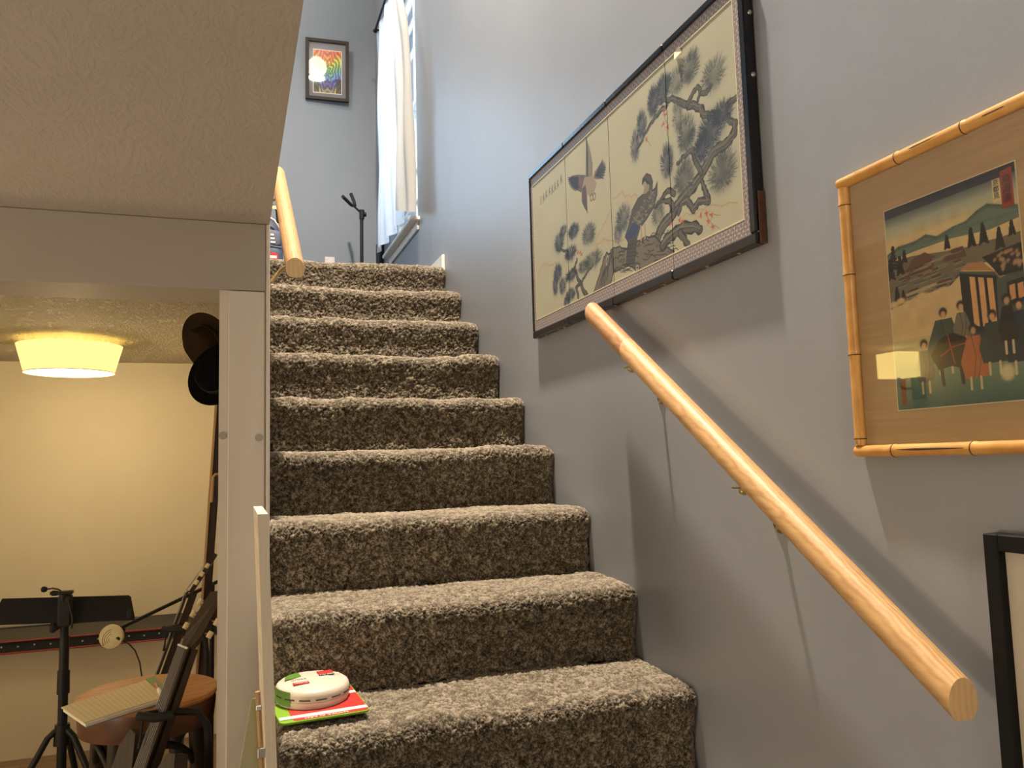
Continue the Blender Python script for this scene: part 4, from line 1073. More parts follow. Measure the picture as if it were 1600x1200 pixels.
rx = 0.945; rz = lambda y: -0.345 + SL * (y - 0.867)
rl = thing('handrail', 'long round wooden handrail on brass brackets along the right wall', 'handrail', (XR, 1.4, rz(1.4)))
rail_section('rail_section', rx, rz, 0.867, 1.795, M['rail'], rl)
rail_section('rail_section', rx, rz, 1.7954, 1.995, M['rail2'], rl)
def bracket(parent, xw, xr_, y, zr, sgn):
    """wall plate at xw, saddle under the rail at xr_; zr = rail axis height"""
    pz = zr - 0.104
    o = obj('bracket', MB().tube([(xw, y, pz), (xw - sgn * 0.018, y, pz + 0.010), (xw - sgn * 0.045, y, zr - 0.056), (xw - sgn * 0.066, y, zr - 0.042), (xr_, y, zr - 0.030)], [0.007, 0.006, 0.0055, 0.0055, 0.006], 10), M['brass'], parent, True)
    obj('wall_plate', MB().lathe([(0.0001, 0.006), (0.010, 0.0055), (0.019, 0.003), (0.021, 0.0)], (xw, y, pz), (-sgn, 0, 0), 24), M['brass'], o, True)
    obj('saddle', MB().box(xr_ - 0.014, xr_ + 0.014, y - 0.028, y + 0.028, zr - 0.033, zr - 0.0275, 0, 0.002), M['brass'], o)
    obj('screw', MB().lathe([(0.0001, 0.015), (0.007, 0.014), (0.0095, 0.009), (0.0095, 0.0)], (xr_, y, zr - 0.031), (-sgn * 0.55, 0, -0.8), 16), M['brass'], o, True)
    return o
for y in (1.776, 1.337): bracket(rl, XR, rx, y, rz(y), 1)

lx = 0.166; lz = lambda y: 0.560 + SL * (y - 2.31)
ll = thing('handrail', 'short visible end of the wooden handrail on the left stair wall', 'handrail', (0.088, 2.6, lz(2.6)))
rail_section('rail_section', lx, lz, 2.31, 2.62, M['rail2'], ll)
rail_section('rail_section', lx, lz, 2.6204, 3.22, M['rail2'], ll)
for y in (2.43, 3.05): bracket(ll, 0.088, lx, y, lz(y), -1)

# ------------------------------------------------------------------ curtain on the landing
ct = thing('curtain', 'white curtain hanging over the landing window', 'curtain', (0.95, 4.9, WZ0))
def curtain(name, yt0, yt1, yb0, yb1, zt, zb0, zb1, xc, amp, folds, mat, ph=0.0, ny=70, nz=60, edge=None):
    v = []; fc = []
    for j in range(nz):
        t = j / (nz - 1)
        for i in range(ny):
            s_ = i / (ny - 1)
            y = (yt0 + (yt1 - yt0) * s_) * (1 - t) + (yb0 + (yb1 - yb0) * s_) * t
            zb = zb0 + (zb1 - zb0) * s_
            z = zt + (zb - zt) * t
            if edge: y = (yt0 + (yb0 - yt0) * t) * (1 - s_) + float(np.interp(-z, [-q for q in edge[0]], edge[1])) * s_
            x = xc + amp * (0.5 + 0.5 * t) * math.sin(folds * 2 * math.pi * s_ + ph + 0.6 * math.sin(3 * t)) + 0.006 * math.sin(11 * t + 5 * s_)
            v.append((x, y, z))
    for j in range(nz - 1):
        for i in range(ny - 1): fc.append((j * ny + i, j * ny + i + 1, (j + 1) * ny + i + 1, (j + 1) * ny + i))
    return obj(name, MB().add(v, fc), mat, ct, True, 180)
curtain('curtain_panel', 5.44, 4.72, 5.50, 4.62, 3.06, 1.475, 1.455, 0.955, 0.022, 3.5, M['curtain'])
cp = curtain('curtain_panel', 4.68, 4.62, 4.73, 4.20, 3.06, 1.54, 1.365, 0.930, 0.013, 2.1, M['curtain2'], 0.7,
             edge=([3.06, 2.83, 2.53, 2.19, 1.74, 1.3], [4.60, 4.50, 4.33, 4.215, 4.205, 4.19]))
cp['label'] = 'ivory near edge of the curtain'
rod = obj('curtain_rod', MB().tube([(0.945, 4.2, 3.075), (0.945, 5.42, 3.075)], 0.008, 12), M['black'], ct, True)
obj('finial', MB().lathe([(0.0001, 0), (0.012, 0.004), (0.016, 0.016), (0.010, 0.028), (0.0001, 0.032)], (0.945, 5.42, 3.075), (0, 1, 0), 16), M['black'], rod, True)
obj('rod_bracket', MB().tube([(0.945, 5.40, 3.068), (0.985, 5.40, 3.055), (XR, 5.40, 3.055)], 0.006, 8), M['black'], ct)

# ------------------------------------------------------------------ stand and bag on the landing
gx, gy = 0.838, 5.47
gs = thing('instrument_stand', 'black instrument stand with padded fork below the landing wall', 'stand', (gx, gy, ZU))
obj('pole', MB().tube([(gx, gy, ZU + 0.22), (gx + 0.004, gy, 1.735)], 0.012, 14), M['black'], gs, True)
obj('collar', MB().tube([(gx + 0.004, gy, 1.700), (gx + 0.005, gy, 1.765)], 0.018, 14), M['black'], gs, True)
obj('knob', MB().lathe([(0.0001, 0.022), (0.014, 0.020), (0.017, 0.006), (0.012, 0)], (gx + 0.016, gy, 1.735), (1, -0.2, 0), 14), M['black'], gs, True)
yk = obj('yoke', MB().tube([(gx, gy, 1.745), (gx - 0.05, gy - 0.01, 1.785), (gx - 0.062, gy - 0.012, 1.80)], 0.007, 10), M['black'], gs, True)
obj('prong', MB().tube([(gx - 0.060, gy - 0.012, 1.785), (gx - 0.075, gy - 0.03, 1.79), (gx - 0.140, gy - 0.11, 1.815)], [0.008, 0.012, 0.012], 12), M['rubber'], yk, True)
obj('prong', MB().tube([(gx - 0.040, gy - 0.008, 1.79), (gx - 0.044, gy + 0.02, 1.825), (gx - 0.062, gy + 0.05, 1.892)], [0.008, 0.012, 0.012], 12), M['rubber'], yk, True)
for k in range(3):
    g = 0.5 + k * 2 * math.pi / 3
    obj('leg', MB().tube([(gx, gy, ZU + 0.26), (gx + 0.07 * math.cos(g), gy + 0.07 * math.sin(g), ZU + 0.2), (gx + 0.2 * math.cos(g), gy + 0.2 * math.sin(g), ZU + 0.012)], 0.009, 10), M['black'], gs, True)
t = tag(obj('instrument_case', MB().box(0.984, 1.018, 5.60, 5.74, ZU, 1.60, 0, 0.008), M['black']), 'narrow black case upright in the landing corner under the curtain', 'case')

bx, by = 0.150, 4.40
bpk = thing('backpack', 'navy backpack with a red round badge at the top of the stairs', 'backpack', (bx, by, ZU))
def soft_box(x0, x1, y0, y1, z0, z1, p=3.5, n=14, taper=0.0):
    v = []; fc = []; cx, cy, cz = (x0 + x1) / 2, (y0 + y1) / 2, (z0 + z1) / 2
    m = 2 * n
    for i in range(n + 1):
        a = -math.pi / 2 + math.pi * i / n
        for j in range(m):
            g = 2 * math.pi * j / m
            sg = lambda t_, e: math.copysign(abs(t_) ** e, t_)
            e = 2 / p
            zz = sg(math.sin(a), e)
            k = 1 - taper * max(0, zz)
            v.append((cx + (x1 - x0) / 2 * k * sg(math.cos(a), e) * sg(math.cos(g), e), cy + (y1 - y0) / 2 * k * sg(math.cos(a), e) * sg(math.sin(g), e), cz + (z1 - z0) / 2 * zz))
    for i in range(n):
        for j in range(m): fc.append((i * m + j, i * m + (j + 1) % m, (i + 1) * m + (j + 1) % m, (i + 1) * m + j))
    return MB().add(v, fc)
obj('bag_body', soft_box(bx - 0.10, bx + 0.105, by - 0.02, by + 0.14, ZU, 1.345, 4, 16, 0.25), M['navy'], bpk, True, 180)
obj('upper_pocket', soft_box(bx - 0.085, bx + 0.09, by - 0.055, by + 0.02, 1.165, 1.262, 5, 12), M['slate'], bpk, True, 180)
pk = obj('lower_pocket', soft_box(bx - 0.09, bx + 0.10, by - 0.07, by + 0.02, ZU + 0.005, 1.165, 5, 12), M['navy'], bpk, True, 180)
obj('zipper', MB().tube([(bx - 0.08, by - 0.060, 1.166), (bx, by - 0.064, 1.170), (bx + 0.092, by - 0.058, 1.162)], 0.004, 8), M['slate'], bpk, True)
obj('zipper', MB().tube([(bx + 0.005, by - 0.03, 1.345), (bx + 0.055, by - 0.035, 1.315), (bx + 0.085, by - 0.03, 1.27)], 0.006, 8), M['nickel'], bpk, True)
obj('badge', MB().lathe([(0.0001, 0.003), (0.024, 0.003), (0.026, 0.0)], (bx + 0.048, by - 0.071, 1.105), (0, -1, 0), 24), M['red'], bpk, True)
obj('badge_stripe', MB().box(bx + 0.030, bx + 0.066, by - 0.0752, by - 0.0738, 1.098, 1.112), M['whiteprint'], bpk)
for k in range(3): obj('white_mark', MB().box(bx + 0.035, bx + 0.060 - 0.004 * k, by - 0.058, by - 0.0565, 1.185 + 0.02 * k, 1.195 + 0.02 * k), M['whiteprint'], bpk)
obj('top_loop', MB().tube([(bx + 0.02, by + 0.05, 1.33), (bx + 0.03, by + 0.05, 1.40), (bx + 0.055, by + 0.05, 1.42), (bx + 0.075, by + 0.05, 1.40), (bx + 0.08, by + 0.05, 1.33)], 0.010, 10), M['rubber'], bpk, True)
obj('tag', MB().box(bx + 0.040, bx + 0.072, by + 0.036, by + 0.040, 1.400, 1.420), M['goldline'], bpk)

# ------------------------------------------------------------------ packaged alarm on the step
zt1 = Z0 + RISE
al = thing('packaged_smoke_alarm', 'ivory smoke alarm on a red and green card on the carpet', 'smoke alarm', (0.175, 1.86, zt1))
tilt = -0.055
Ou = Vector((0.176, 1.846, zt1 + 0.020)); ang = 0.10
ux = Vector((math.cos(ang), math.sin(ang), 0.0)); uy = Vector((-math.sin(ang) * math.cos(tilt), math.cos(ang) * math.cos(tilt), -math.sin(tilt))); uz = ux.cross(uy)
def quad_card(name, x0, x1, y0, y1, h, mat, th=0.0012, rnd=0.0, parent=al):
    pts = []
    r = rnd
    if r > 0:
        for (cx, cy, a0) in ((x1 - r, y1 - r, 0), (x0 + r, y1 - r, 90), (x0 + r, y0 + r, 180), (x1 - r, y0 + r, 270)):
            for q in range(5):
                a = math.radians(a0 + q * 22.5); pts.append((cx + r * math.cos(a), cy + r * math.sin(a)))
    else: pts = [(x0, y0), (x1, y0), (x1, y1), (x0, y1)]
    return obj(name, MB().prism(pts, Ou + uz * h, ux, uy, th), mat, parent)
card = quad_card('backing_card', -0.095, 0.090, -0.115, 0.105, 0.0, M['green'], 0.004, 0.014)
quad_card('red_field', -0.068, 0.088, -0.110, 0.100, 0.0022, M['red'], 0.001, 0.010)
quad_card('white_stripe', -0.093, 0.088, -0.098, -0.082, 0.0030, M['whiteprint'], 0.0006)
quad_card('white_stripe', -0.093, -0.066, 0.000, 0.012, 0.0032, M['whiteprint'], 0.0006)
quad_card('white_stripe', 0.066, 0.088, 0.005, 0.020, 0.0032, M['whiteprint'], 0.0006)
cen = Ou + uz * 0.003 + uy * 0.014 - ux * 0.006
R = 0.079
obj('alarm_body', MB().lathe([(R * .97, 0.0), (R * .97, 0.005), (R, 0.006), (R, 0.013), (R * .98, 0.0135), (R * .98, 0.0155), (R, 0.016), (R, 0.025), (R * .97, 0.032), (R * .9, 0.036), (R * .4, 0.0405), (0.0001, 0.041)], cen, uz, 48), M['alarm'], al, True)
for k in range(7):
    a0 = math.radians(185 + k * 25); p = []
    for q in range(5):
        a = a0 + math.radians(4 + q * 4.2); p.append(cen + (ux * math.cos(a) + uy * math.sin(a)) * (R + 0.0004) + uz * 0.0190)
    obj('vent_slot', MB().tube(p, 0.0017, 6), M['darkslot'], al)
v = []
for q in range(9):
    a = math.radians(172 + q * 6.5)
    for h in (0.004, 0.0345): v.append(cen + (ux * math.cos(a) + uy * math.sin(a)) * (R + (0.0012 if h < .03 else 0.0005)) + uz * h)
obj('green_tab', MB().add(v, [(2 * q, 2 * q + 2, 2 * q + 3, 2 * q + 1) for q in range(8)]), M['leafgreen'], al)
def sticker(name, x0, x1, y0, y1, mat, h=0.0412): return obj(name, MB().prism([(x0, y0), (x1, y0), (x1, y1), (x0, y1)], cen + uz * h, ux, uy, 0.0006), mat, al)
obj('green_label', MB().prism([(-0.058, 0.012), (-0.020, 0.022), (-0.022, 0.054), (-0.044, 0.045), (-0.055, 0.030)], cen + uz * 0.0405, ux, uy, 0.0008), M['leafgreen'], al)
sticker('red_label', -0.046, -0.012, -0.030, -0.016, M['red'])
sticker('red_label', 0.016, 0.050, 0.020, 0.042, M['red']); sticker('black_label', 0.016, 0.050, 0.008, 0.020, M['darkslot'])
text('lettering', 'SMOKE ALARM', 0.0135, Ou + uz * 0.0033 - uy * 0.104, -ux, -uy, M['whiteprint'], al)
text('lettering', 'SMOKE ALARM', 0.0085, cen + uz * 0.0419 + ux * 0.033 + uy * 0.014, -ux, -uy, M['whiteprint'], al)
text('lettering', 'ALARM', 0.009, cen + uz * 0.0419 - ux * 0.029 - uy * 0.023, -ux, -uy, M['whiteprint'], al)
text('lettering', 'atom', 0.016, cen + uz * 0.0417 - ux * 0.030 + uy * 0.002, -ux, -uy, M['mat_grey'], al)

# ------------------------------------------------------------------ boards leaning at the left of the stairs
wb = thing('whitewashed_board', 'tall whitewashed wooden panel standing on edge against the stairs', 'board', (0.06, 1.6, ZF))
def lean(z): return 0.0655 - 0.0355 * (max(z, -0.60) + 0.29)
v = []
for z in (ZF, -0.60, -0.080):
    for (dx, y) in ((-0.0085, 1.445), (0.0085, 1.445), (0.0085, 1.74), (-0.0085, 1.74)): v.append((lean(z) - 0.0085 + dx, y, z))
obj('board', MB().add(v, [(0, 3, 2, 1), (8, 9, 10, 11)] + [(4 * r + i, 4 * r + (i + 1) % 4, 4 * r + 4 + (i + 1) % 4, 4 * r + 4 + i) for r in (0, 1) for i in range(4)]), M['whitewash'], wb)
op = thing('olive_panel', 'tapered olive panel with a pale wood edge beside the whitewashed panel', 'panel', (0.0, 1.40, ZF))
obj('panel', MB().prism([(0.0315, -0.372), (0.0405, -0.372), (0.0470, -0.48), (0.060, -1.0), (0.072, ZF), (-0.155, ZF), (-0.06, -0.90), (0.014, -0.476)], (0, 1.405, 0), (1, 0, 0), (0, 0, 1), 0.010), M['olive'], op)
st = obj('edge_strip', MB().tube([(0.0405, 1.395, -0.360), (0.0475, 1.395, -0.48), (0.0585, 1.395, -0.9), (0.070, 1.395, ZF)], 0.0042, 8), M['palewood'], op)
obj('clip', MB().box(0.0405, 0.0525, 1.386, 1.392, -0.462, -0.446, 0, 0.001), M['nickel'], op)
obj('clip', MB().box(0.0375, 0.0465, 1.386, 1.392, -0.388, -0.380, 0, 0.001), M['nickel'], op)

# ------------------------------------------------------------------ back room: drum lamp
dl = thing('drum_ceiling_lamp', 'glowing cream drum lamp on the back room ceiling', 'ceiling lamp', (-0.765, 4.45, ZC))
obj('lamp_shade', MB().lathe([(0.236, -0.030), (0.200, -0.165), (0.197, -0.165), (0.233, -0.030), (0.236, -0.030)], (-0.765, 4.45, ZC), (0, 0, 1), 56), M['shade'], dl, True)
obj('trim_ring', MB().tube([(-0.765 + 0.2005 * math.cos(a), 4.45 + 0.2005 * math.sin(a), ZC - 0.166) for a in np.linspace(0, 2 * math.pi, 57)], 0.0022, 6, cap=False), M['goldline'], dl, True)
obj('diffuser', MB().lathe([(0.0001, -0.158), (0.15, -0.158), (0.195, -0.152), (0.195, -0.149), (0.0001, -0.150)], (-0.765, 4.45, ZC), (0, 0, 1), 48), M['diffuser'], dl, True)
obj('canopy', MB().lathe([(0.0001, -0.010), (0.06, -0.008), (0.065, 0.0)], (-0.765, 4.45, ZC), (0, 0, 1), 32), M['white'], dl, True)
lamp('drum_lamp_up', 'POINT', (-0.765, 4.45, ZC - 0.045), 30, (1.0, 0.72, 0.32), 0.02)
lamp('drum_lamp_down', 'POINT', (-0.765, 4.45, ZC - 0.24), 22, (1.0, 0.74, 0.38), 0.12)
# wall sconce seen as a reflection in the bamboo picture's glass
sc = thing('wall_sconce', 'square glowing shade on a black wall arm in the back room', 'wall lamp', (-2.2, 4.1, 0.3))
sx, sy, szz = -2.03, 4.02, 0.46
obj('lamp_shade', MB().box(sx - 0.09, sx + 0.09, sy - 0.09, sy + 0.09, szz, szz + 0.16, 0, 0.004), M['sconce'], sc)
obj('arm', MB().tube([(-2.19, sy, szz - 0.07), (sx - 0.03, sy, szz - 0.07), (sx, sy, szz - 0.05), (sx, sy, szz)], 0.010, 10), M['black'], sc, True)
obj('wall_plate', MB().box(-2.199, -2.175, sy - 0.05, sy + 0.05, szz - 0.14, szz - 0.0, 0, 0.004), M['black'], sc)

# ------------------------------------------------------------------ bench with striped textile
BF, BT = 4.90, -0.868
bn = thing('bench', 'low ledge along the cream wall under a striped textile', 'bench', (-1.1, 5.1, ZF))
obj('ledge_board', MB().box(-2.19, -0.04, BF + 0.02, YB - 0.001, BT - 0.06, BT - 0.006), M['walnut'], bn)
obj('face_board', MB().box(-2.19, -0.04, BF + 0.045, BF + 0.065, ZF, BT - 0.06), M['cream'], bn)
tx = thing('textile_runner', 'grey striped textile with a red-edged black woven border on the ledge', 'textile', (-1.1, BF, BT))
obj('cloth', MB().box(-2.18, -0.05, BF + 0.001, YB - 0.004, BT - 0.006, BT, 0, 0.001), M['textile'], tx)
bd = obj('woven_border', MB().box(-2.18, -0.05, BF - 0.004, BF + 0.001, BT - 0.058, BT + 0.001, 0, 0.001), M['band'], tx)
obj('red_cord', MB().tube([(-2.18, BF - 0.005, BT - 0.001), (-1.1, BF - 0.005, BT), (-0.05, BF - 0.005, BT - 0.001)], 0.0045, 8), M['redcord'], tx)
obj('red_cord', MB().tube([(-2.18, BF - 0.005, BT - 0.058), (-1.1, BF - 0.005, BT - 0.059), (-0.05, BF - 0.005, BT - 0.058)], 0.0045, 8), M['redcord'], tx)
dot0 = obj('stitched_dot', MB().lathe([(0.0001, 0.002), (0.0042, 0.0015), (0.005, 0.0)], (-2.1, BF - 0.004, BT - 0.029), (0, -1, 0), 10), M['dot'], bd)
for k in range(1, 28):
    c = dot0.copy(); C.objects.link(c); c.parent = bd; c.location = (0.075 * k, 0, 0.004 * (k % 2))

# ------------------------------------------------------------------ music stand
mx_, my_ = -0.563, 3.3
ms = thing('music_stand', 'black tripod music stand with a wide folding desk', 'music stand', (mx_, my_, ZF))
obj('pole', MB().tube([(mx_, my_, ZF + 0.33), (mx_, my_, -0.58)], 0.016, 14), M['black'], ms, True)
obj('pole_collar', MB().tube([(mx_, my_, -0.78), (mx_, my_, -0.70)], [0.021, 0.020], 14), M['black'], ms, True)
obj('upper_pole', MB().tube([(mx_, my_, -0.60), (mx_ - 0.003, my_ - 0.02, -0.43)], 0.014, 14), M['black'], ms, True)
obj('desk', MB().prism([(-0.235, -0.046), (-0.205, 0.046), (0.200, 0.046), (0.208, 0.040), (0.224, -0.030), (0.226, -0.046)], (mx_ + 0.002, my_ + 0.012, -0.492), (1, 0.03, -0.055), (0, 0.40, 0.92), 0.004), M['black'], ms)
obj('desk_lip', MB().box(mx_ - 0.235, mx_ + 0.218, my_ + 0.0, my_ + 0.035, -0.541, -0.535), M['black'], ms)
obj('lip_tab', MB().box(mx_ + 0.200, mx_ + 0.219, my_ - 0.008, my_ + 0.004, -0.540, -0.505, 0, 0.003), M['rubber'], ms)
obj('hinge_block', MB().box(mx_ - 0.020, mx_ + 0.024, my_ - 0.03, my_ + 0.006, -0.545, -0.435, 0, 0.006), M['rubber'], ms)
obj('knob', MB().lathe([(0.0001, 0.0), (0.016, 0.002), (0.018, 0.012), (0.012, 0.02), (0.005, 0.03)], (mx_ - 0.045, my_ - 0.012, -0.548), (1, 0, 0), 14), M['rubber'], ms, True)
obj('brace', MB().tube([(mx_ + 0.014, my_ - 0.032, -0.45), (mx_ + 0.030, my_ - 0.030, -0.52), (mx_ + 0.026, my_ - 0.028, -0.552)], 0.004, 8), M['black'], ms, True)
for k in range(3):
    g = math.radians((200, 330, 80)[k])
    dx, dy = math.cos(g), math.sin(g)
    obj('leg', MB().tube([(mx_ + 0.02 * dx, my_ + 0.02 * dy, -0.905), (mx_ + 0.045 * dx, my_ + 0.045 * dy, -0.925), (mx_ + 0.33 * dx, my_ + 0.33 * dy, ZF + 0.03), (mx_ + 0.35 * dx, my_ + 0.35 * dy, ZF + 0.012)], 0.011, 10), M['black'], ms, True)
obj('leg_hub', MB().tube([(mx_, my_, -0.955), (mx_, my_, -0.885)], [0.028, 0.024], 16), M['black'], ms, True)
mc = thing('clip_light', 'tiny black gooseneck clip light on top of the music stand', 'lamp', (mx_ - 0.01, my_ - 0.01, -0.435))
obj('clamp', MB().box(mx_ - 0.022, mx_ + 0.026, my_ - 0.026, my_ + 0.006, -0.4345, -0.422, 0, 0.003), M['rubber'], mc)
obj('lever', MB().lathe([(0.0001, 0), (0.008, 0.004), (0.010, 0.02), (0.005, 0.03)], (mx_ - 0.018, my_ - 0.01, -0.428), (-1, 0, 0.02), 12), M['rubber'], mc, True)
obj('gooseneck', MB().tube([(mx_ - 0.010, my_ - 0.01, -0.425), (mx_ - 0.022, my_ - 0.01, -0.415), (mx_ - 0.040, my_ - 0.01, -0.410), (mx_ - 0.058, my_ - 0.01, -0.412)], 0.0028, 8), M['black'], mc, True)
obj('head', MB().lathe([(0.0001, 0), (0.008, 0.002), (0.011, 0.010), (0.009, 0.018), (0.0001, 0.022)], (mx_ - 0.056, my_ - 0.01, -0.412), (-1, 0, 0.05), 14), M['black'], mc, True)

# ------------------------------------------------------------------ boom stand with cream disc
bo = thing('boom_stand', 'black boom stand holding a cream slotted disc on its arm', 'stand', (-0.08, 3.95, ZF))
obj('boom_arm', MB().tube([(-0.06, 4.05, -0.526), (-0.250, 3.905, -0.588), (-0.470, 3.89, -0.680)], 0.0085, 12), M['black'], bo, True)
obj('upright', MB().tube([(-0.085, 4.04, ZF + 0.01), (-0.085, 4.04, -0.53)], 0.011, 12), M['black'], bo, True)
obj('base', MB().lathe([(0.0001, 0.02), (0.09, 0.016), (0.11, 0.0)], (-0.150, 4.07, ZF), (0, 0, 1), 28), M['black'], bo, True)
dn = Vector((-0.25, -0.95, 0.10)).normalized(); dc = Vector((-0.484, 3.88, -0.704))
obj('disc', MB().lathe([(0.0001, 0.012), (0.040, 0.011), (0.049, 0.007), (0.051, -0.002), (0.049, -0.010), (0.0001, -0.012)], dc, dn, 40), M['cream_plastic'], bo, True)
da = dn.cross(Vector((0, 0, 1))).normalized(); db = da.cross(dn).normalized() * -1
if db.z < 0: db = -db
for k in range(4):
    p = []; rr = 0.016 + 0.009 * k
    for q in range(9):
        a = math.radians(100 + q * 14); p.append(dc + dn * 0.0115 + (da * -1 * 0 + Vector((math.cos(a), 0, 0)) * rr + db * math.sin(a) * rr) + Vector((0.010, 0, -0.012)))
    p = [dc + dn * 0.0105 + (x_ - dc) - dn * (x_ - dc).dot(dn) for x_ in p]
    obj('slot', MB().tube(p, 0.0016, 6), M['darkslot'], bo)
obj('clamp', MB().tube([dc + Vector((0.026, -0.02, -0.010)), dc + Vector((0.040, 0.0, 0.0)), dc + Vector((0.045, 0.01, 0.028))], 0.009, 10), M['rubber'], bo, True)
tag(obj('cable', MB().tube([(-0.445, 3.87, -0.722), (-0.415, 3.86, -0.735), (-0.388, 3.85, -0.765), (-0.368, 3.84, -0.815), (-0.350, 3.80, -0.90), (-0.34, 3.75, -1.2), (-0.35, 3.72, ZF + 0.004), (-0.5, 3.8, ZF + 0.004)], 0.003, 8), M['rubber'], None, True), 'thin dark cable hanging from the cream slotted disc', 'cable')

# ------------------------------------------------------------------ stool
cx, cy, cz = -0.243, 2.80, -0.680
so = thing('stool', 'round brown wooden stool with black bentwood arches between its legs', 'stool', (cx, cy, ZF))
obj('seat', MB().lathe([(0.0001, 0.0), (0.195, 0.0), (0.203, -0.004), (0.205, -0.014), (0.200, -0.022), (0.0001, -0.022)], (cx, cy, cz), (0, 0, 1), 56), M['stoolwood'], so, True)
obj('apron', MB().lathe([(0.196, -0.022), (0.198, -0.040), (0.192, -0.100), (0.186, -0.102), (0.186, -0.022)], (cx, cy, cz), (0, 0, 1), 56), M['stoolapron'], so, True)
legs = []
for k in range(4):
    g = math.radians(-118 + 90 * k + (6 if k % 2 else 0))
    p0 = Vector((cx + 0.150 * math.cos(g), cy + 0.150 * math.sin(g), cz - 0.03)); p1 = Vector((cx + 0.185 * math.cos(g), cy + 0.185 * math.sin(g), ZF))
    legs.append((p0, p1)); obj('leg', MB().tube([p0, p0.lerp(p1, 0.5), p1], [0.024, 0.021, 0.017], 14), M['walnut'], so, True)
for k in range(4):
    a, b_ = legs[k], legs[(k + 1) % 4]; p = []
    for q in range(17):
        t = q / 16; A = a[0].lerp(a[1], 0.30 - 0.0 * t); B = b_[0].lerp(b_[1], 0.30)
        c = A.lerp(B, t); out = Vector((c.x - cx, c.y - cy, 0)); c = c + out.normalized() * (0.02 * math.sin(math.pi * t)); c.z += 0.125 * math.sin(math.pi * t) ** 0.6
        p.append(c)
    obj('bent_arch', MB().tube(p, 0.011, 10), M['black'], so, True)
for k in range(4):
    a, b_ = legs[k][0].lerp(legs[k][1], 0.72), legs[(k + 1) % 4][0].lerp(legs[(k + 1) % 4][1], 0.72)
    obj('stretcher', MB().tube([a, b_], 0.011, 10), M['walnut'], so, True)

# note pad and pens on the stool
npd = thing('note_pad', 'open lined cream note pad with a green binding on the stool', 'note pad', (-0.30, 2.72, cz))
A = [Vector((-0.458, 2.66, cz + 0.002)), Vector((-0.372, 2.475, cz + 0.002)), Vector((-0.165, 2.665, cz + 0.002)), Vector((-0.235, 2.905, cz + 0.002))]
def slab(pts, z0, z1, sh=(0, 0)):
    v = [p + Vector((sh[0], sh[1], z0)) for p in pts] + [p + Vector((sh[0], sh[1], z1)) for p in pts]
    return MB().add(v, [(3, 2, 1, 0), (4, 5, 6, 7), (0, 1, 5, 4), (1, 2, 6, 5), (2, 3, 7, 6), (3, 0, 4, 7)])
obj('page_block', slab(A, 0.0, 0.008, (0.006, -0.006)), M['whiteprint'], npd)
obj('card_back', slab(A, -0.0016, 0.0, (0.01, -0.01)), M['mat_grey'], npd)
obj('top_page', slab(A, 0.0085, 0.011), M['paper'], npd)
Bd = [A[3].lerp(A[0], 0.10) , A[2].lerp(A[1], 0.10), A[2], A[3]]
obj('binding', slab(Bd, 0.011, 0.0135), M['leafgreen'], npd)
for k in range(1, 17):
    t = k / 17.5
    p, q = A[0].lerp(A[3], t * 0.9 + 0.02), A[1].lerp(A[2], t * 0.9 + 0.02)
    d = (q - p).normalized(); n_ = Vector((-d.y, d.x, 0)) * 0.0003
    obj('ruled_line', MB().add([p + n_ + V3((0, 0, .0113)), p - n_ + V3((0, 0, .0113)), q - n_ + V3((0, 0, .0113)), q + n_ + V3((0, 0, .0113))], [(0, 1, 2, 3)]), M['mat_grey'], npd)
def pen(name, p, q, m1, label, r=0.0055):
    P, Q = Vector(p), Vector(q)
    t = thing(name, label, 'pen', P)
    obj('barrel', MB().tube([P, P.lerp(Q, .62)], r, 12), m1, t, True)
    obj('cap', MB().tube([P.lerp(Q, .62), P.lerp(Q, .94), Q], [r * 1.15, r * 1.1, r * 0.6], 12), M['whiteprint'], t, True)
    return t
M['pink'] = plain('pink_plastic', (0.42, 0.12, 0.15), 0.4)
M['teal'] = plain('teal_plastic', (0.10, 0.26, 0.20), 0.4)
zp = cz + 0.019
pen('pen', (-0.222, 2.79, zp), (-0.198, 2.665, zp), M['pink'], 'pink pen with a pale cap lying on the note pad')
pen('pen', (-0.196, 2.83, zp), (-0.188, 2.69, zp), M['teal'], 'teal pen with a pale cap lying on the note pad')

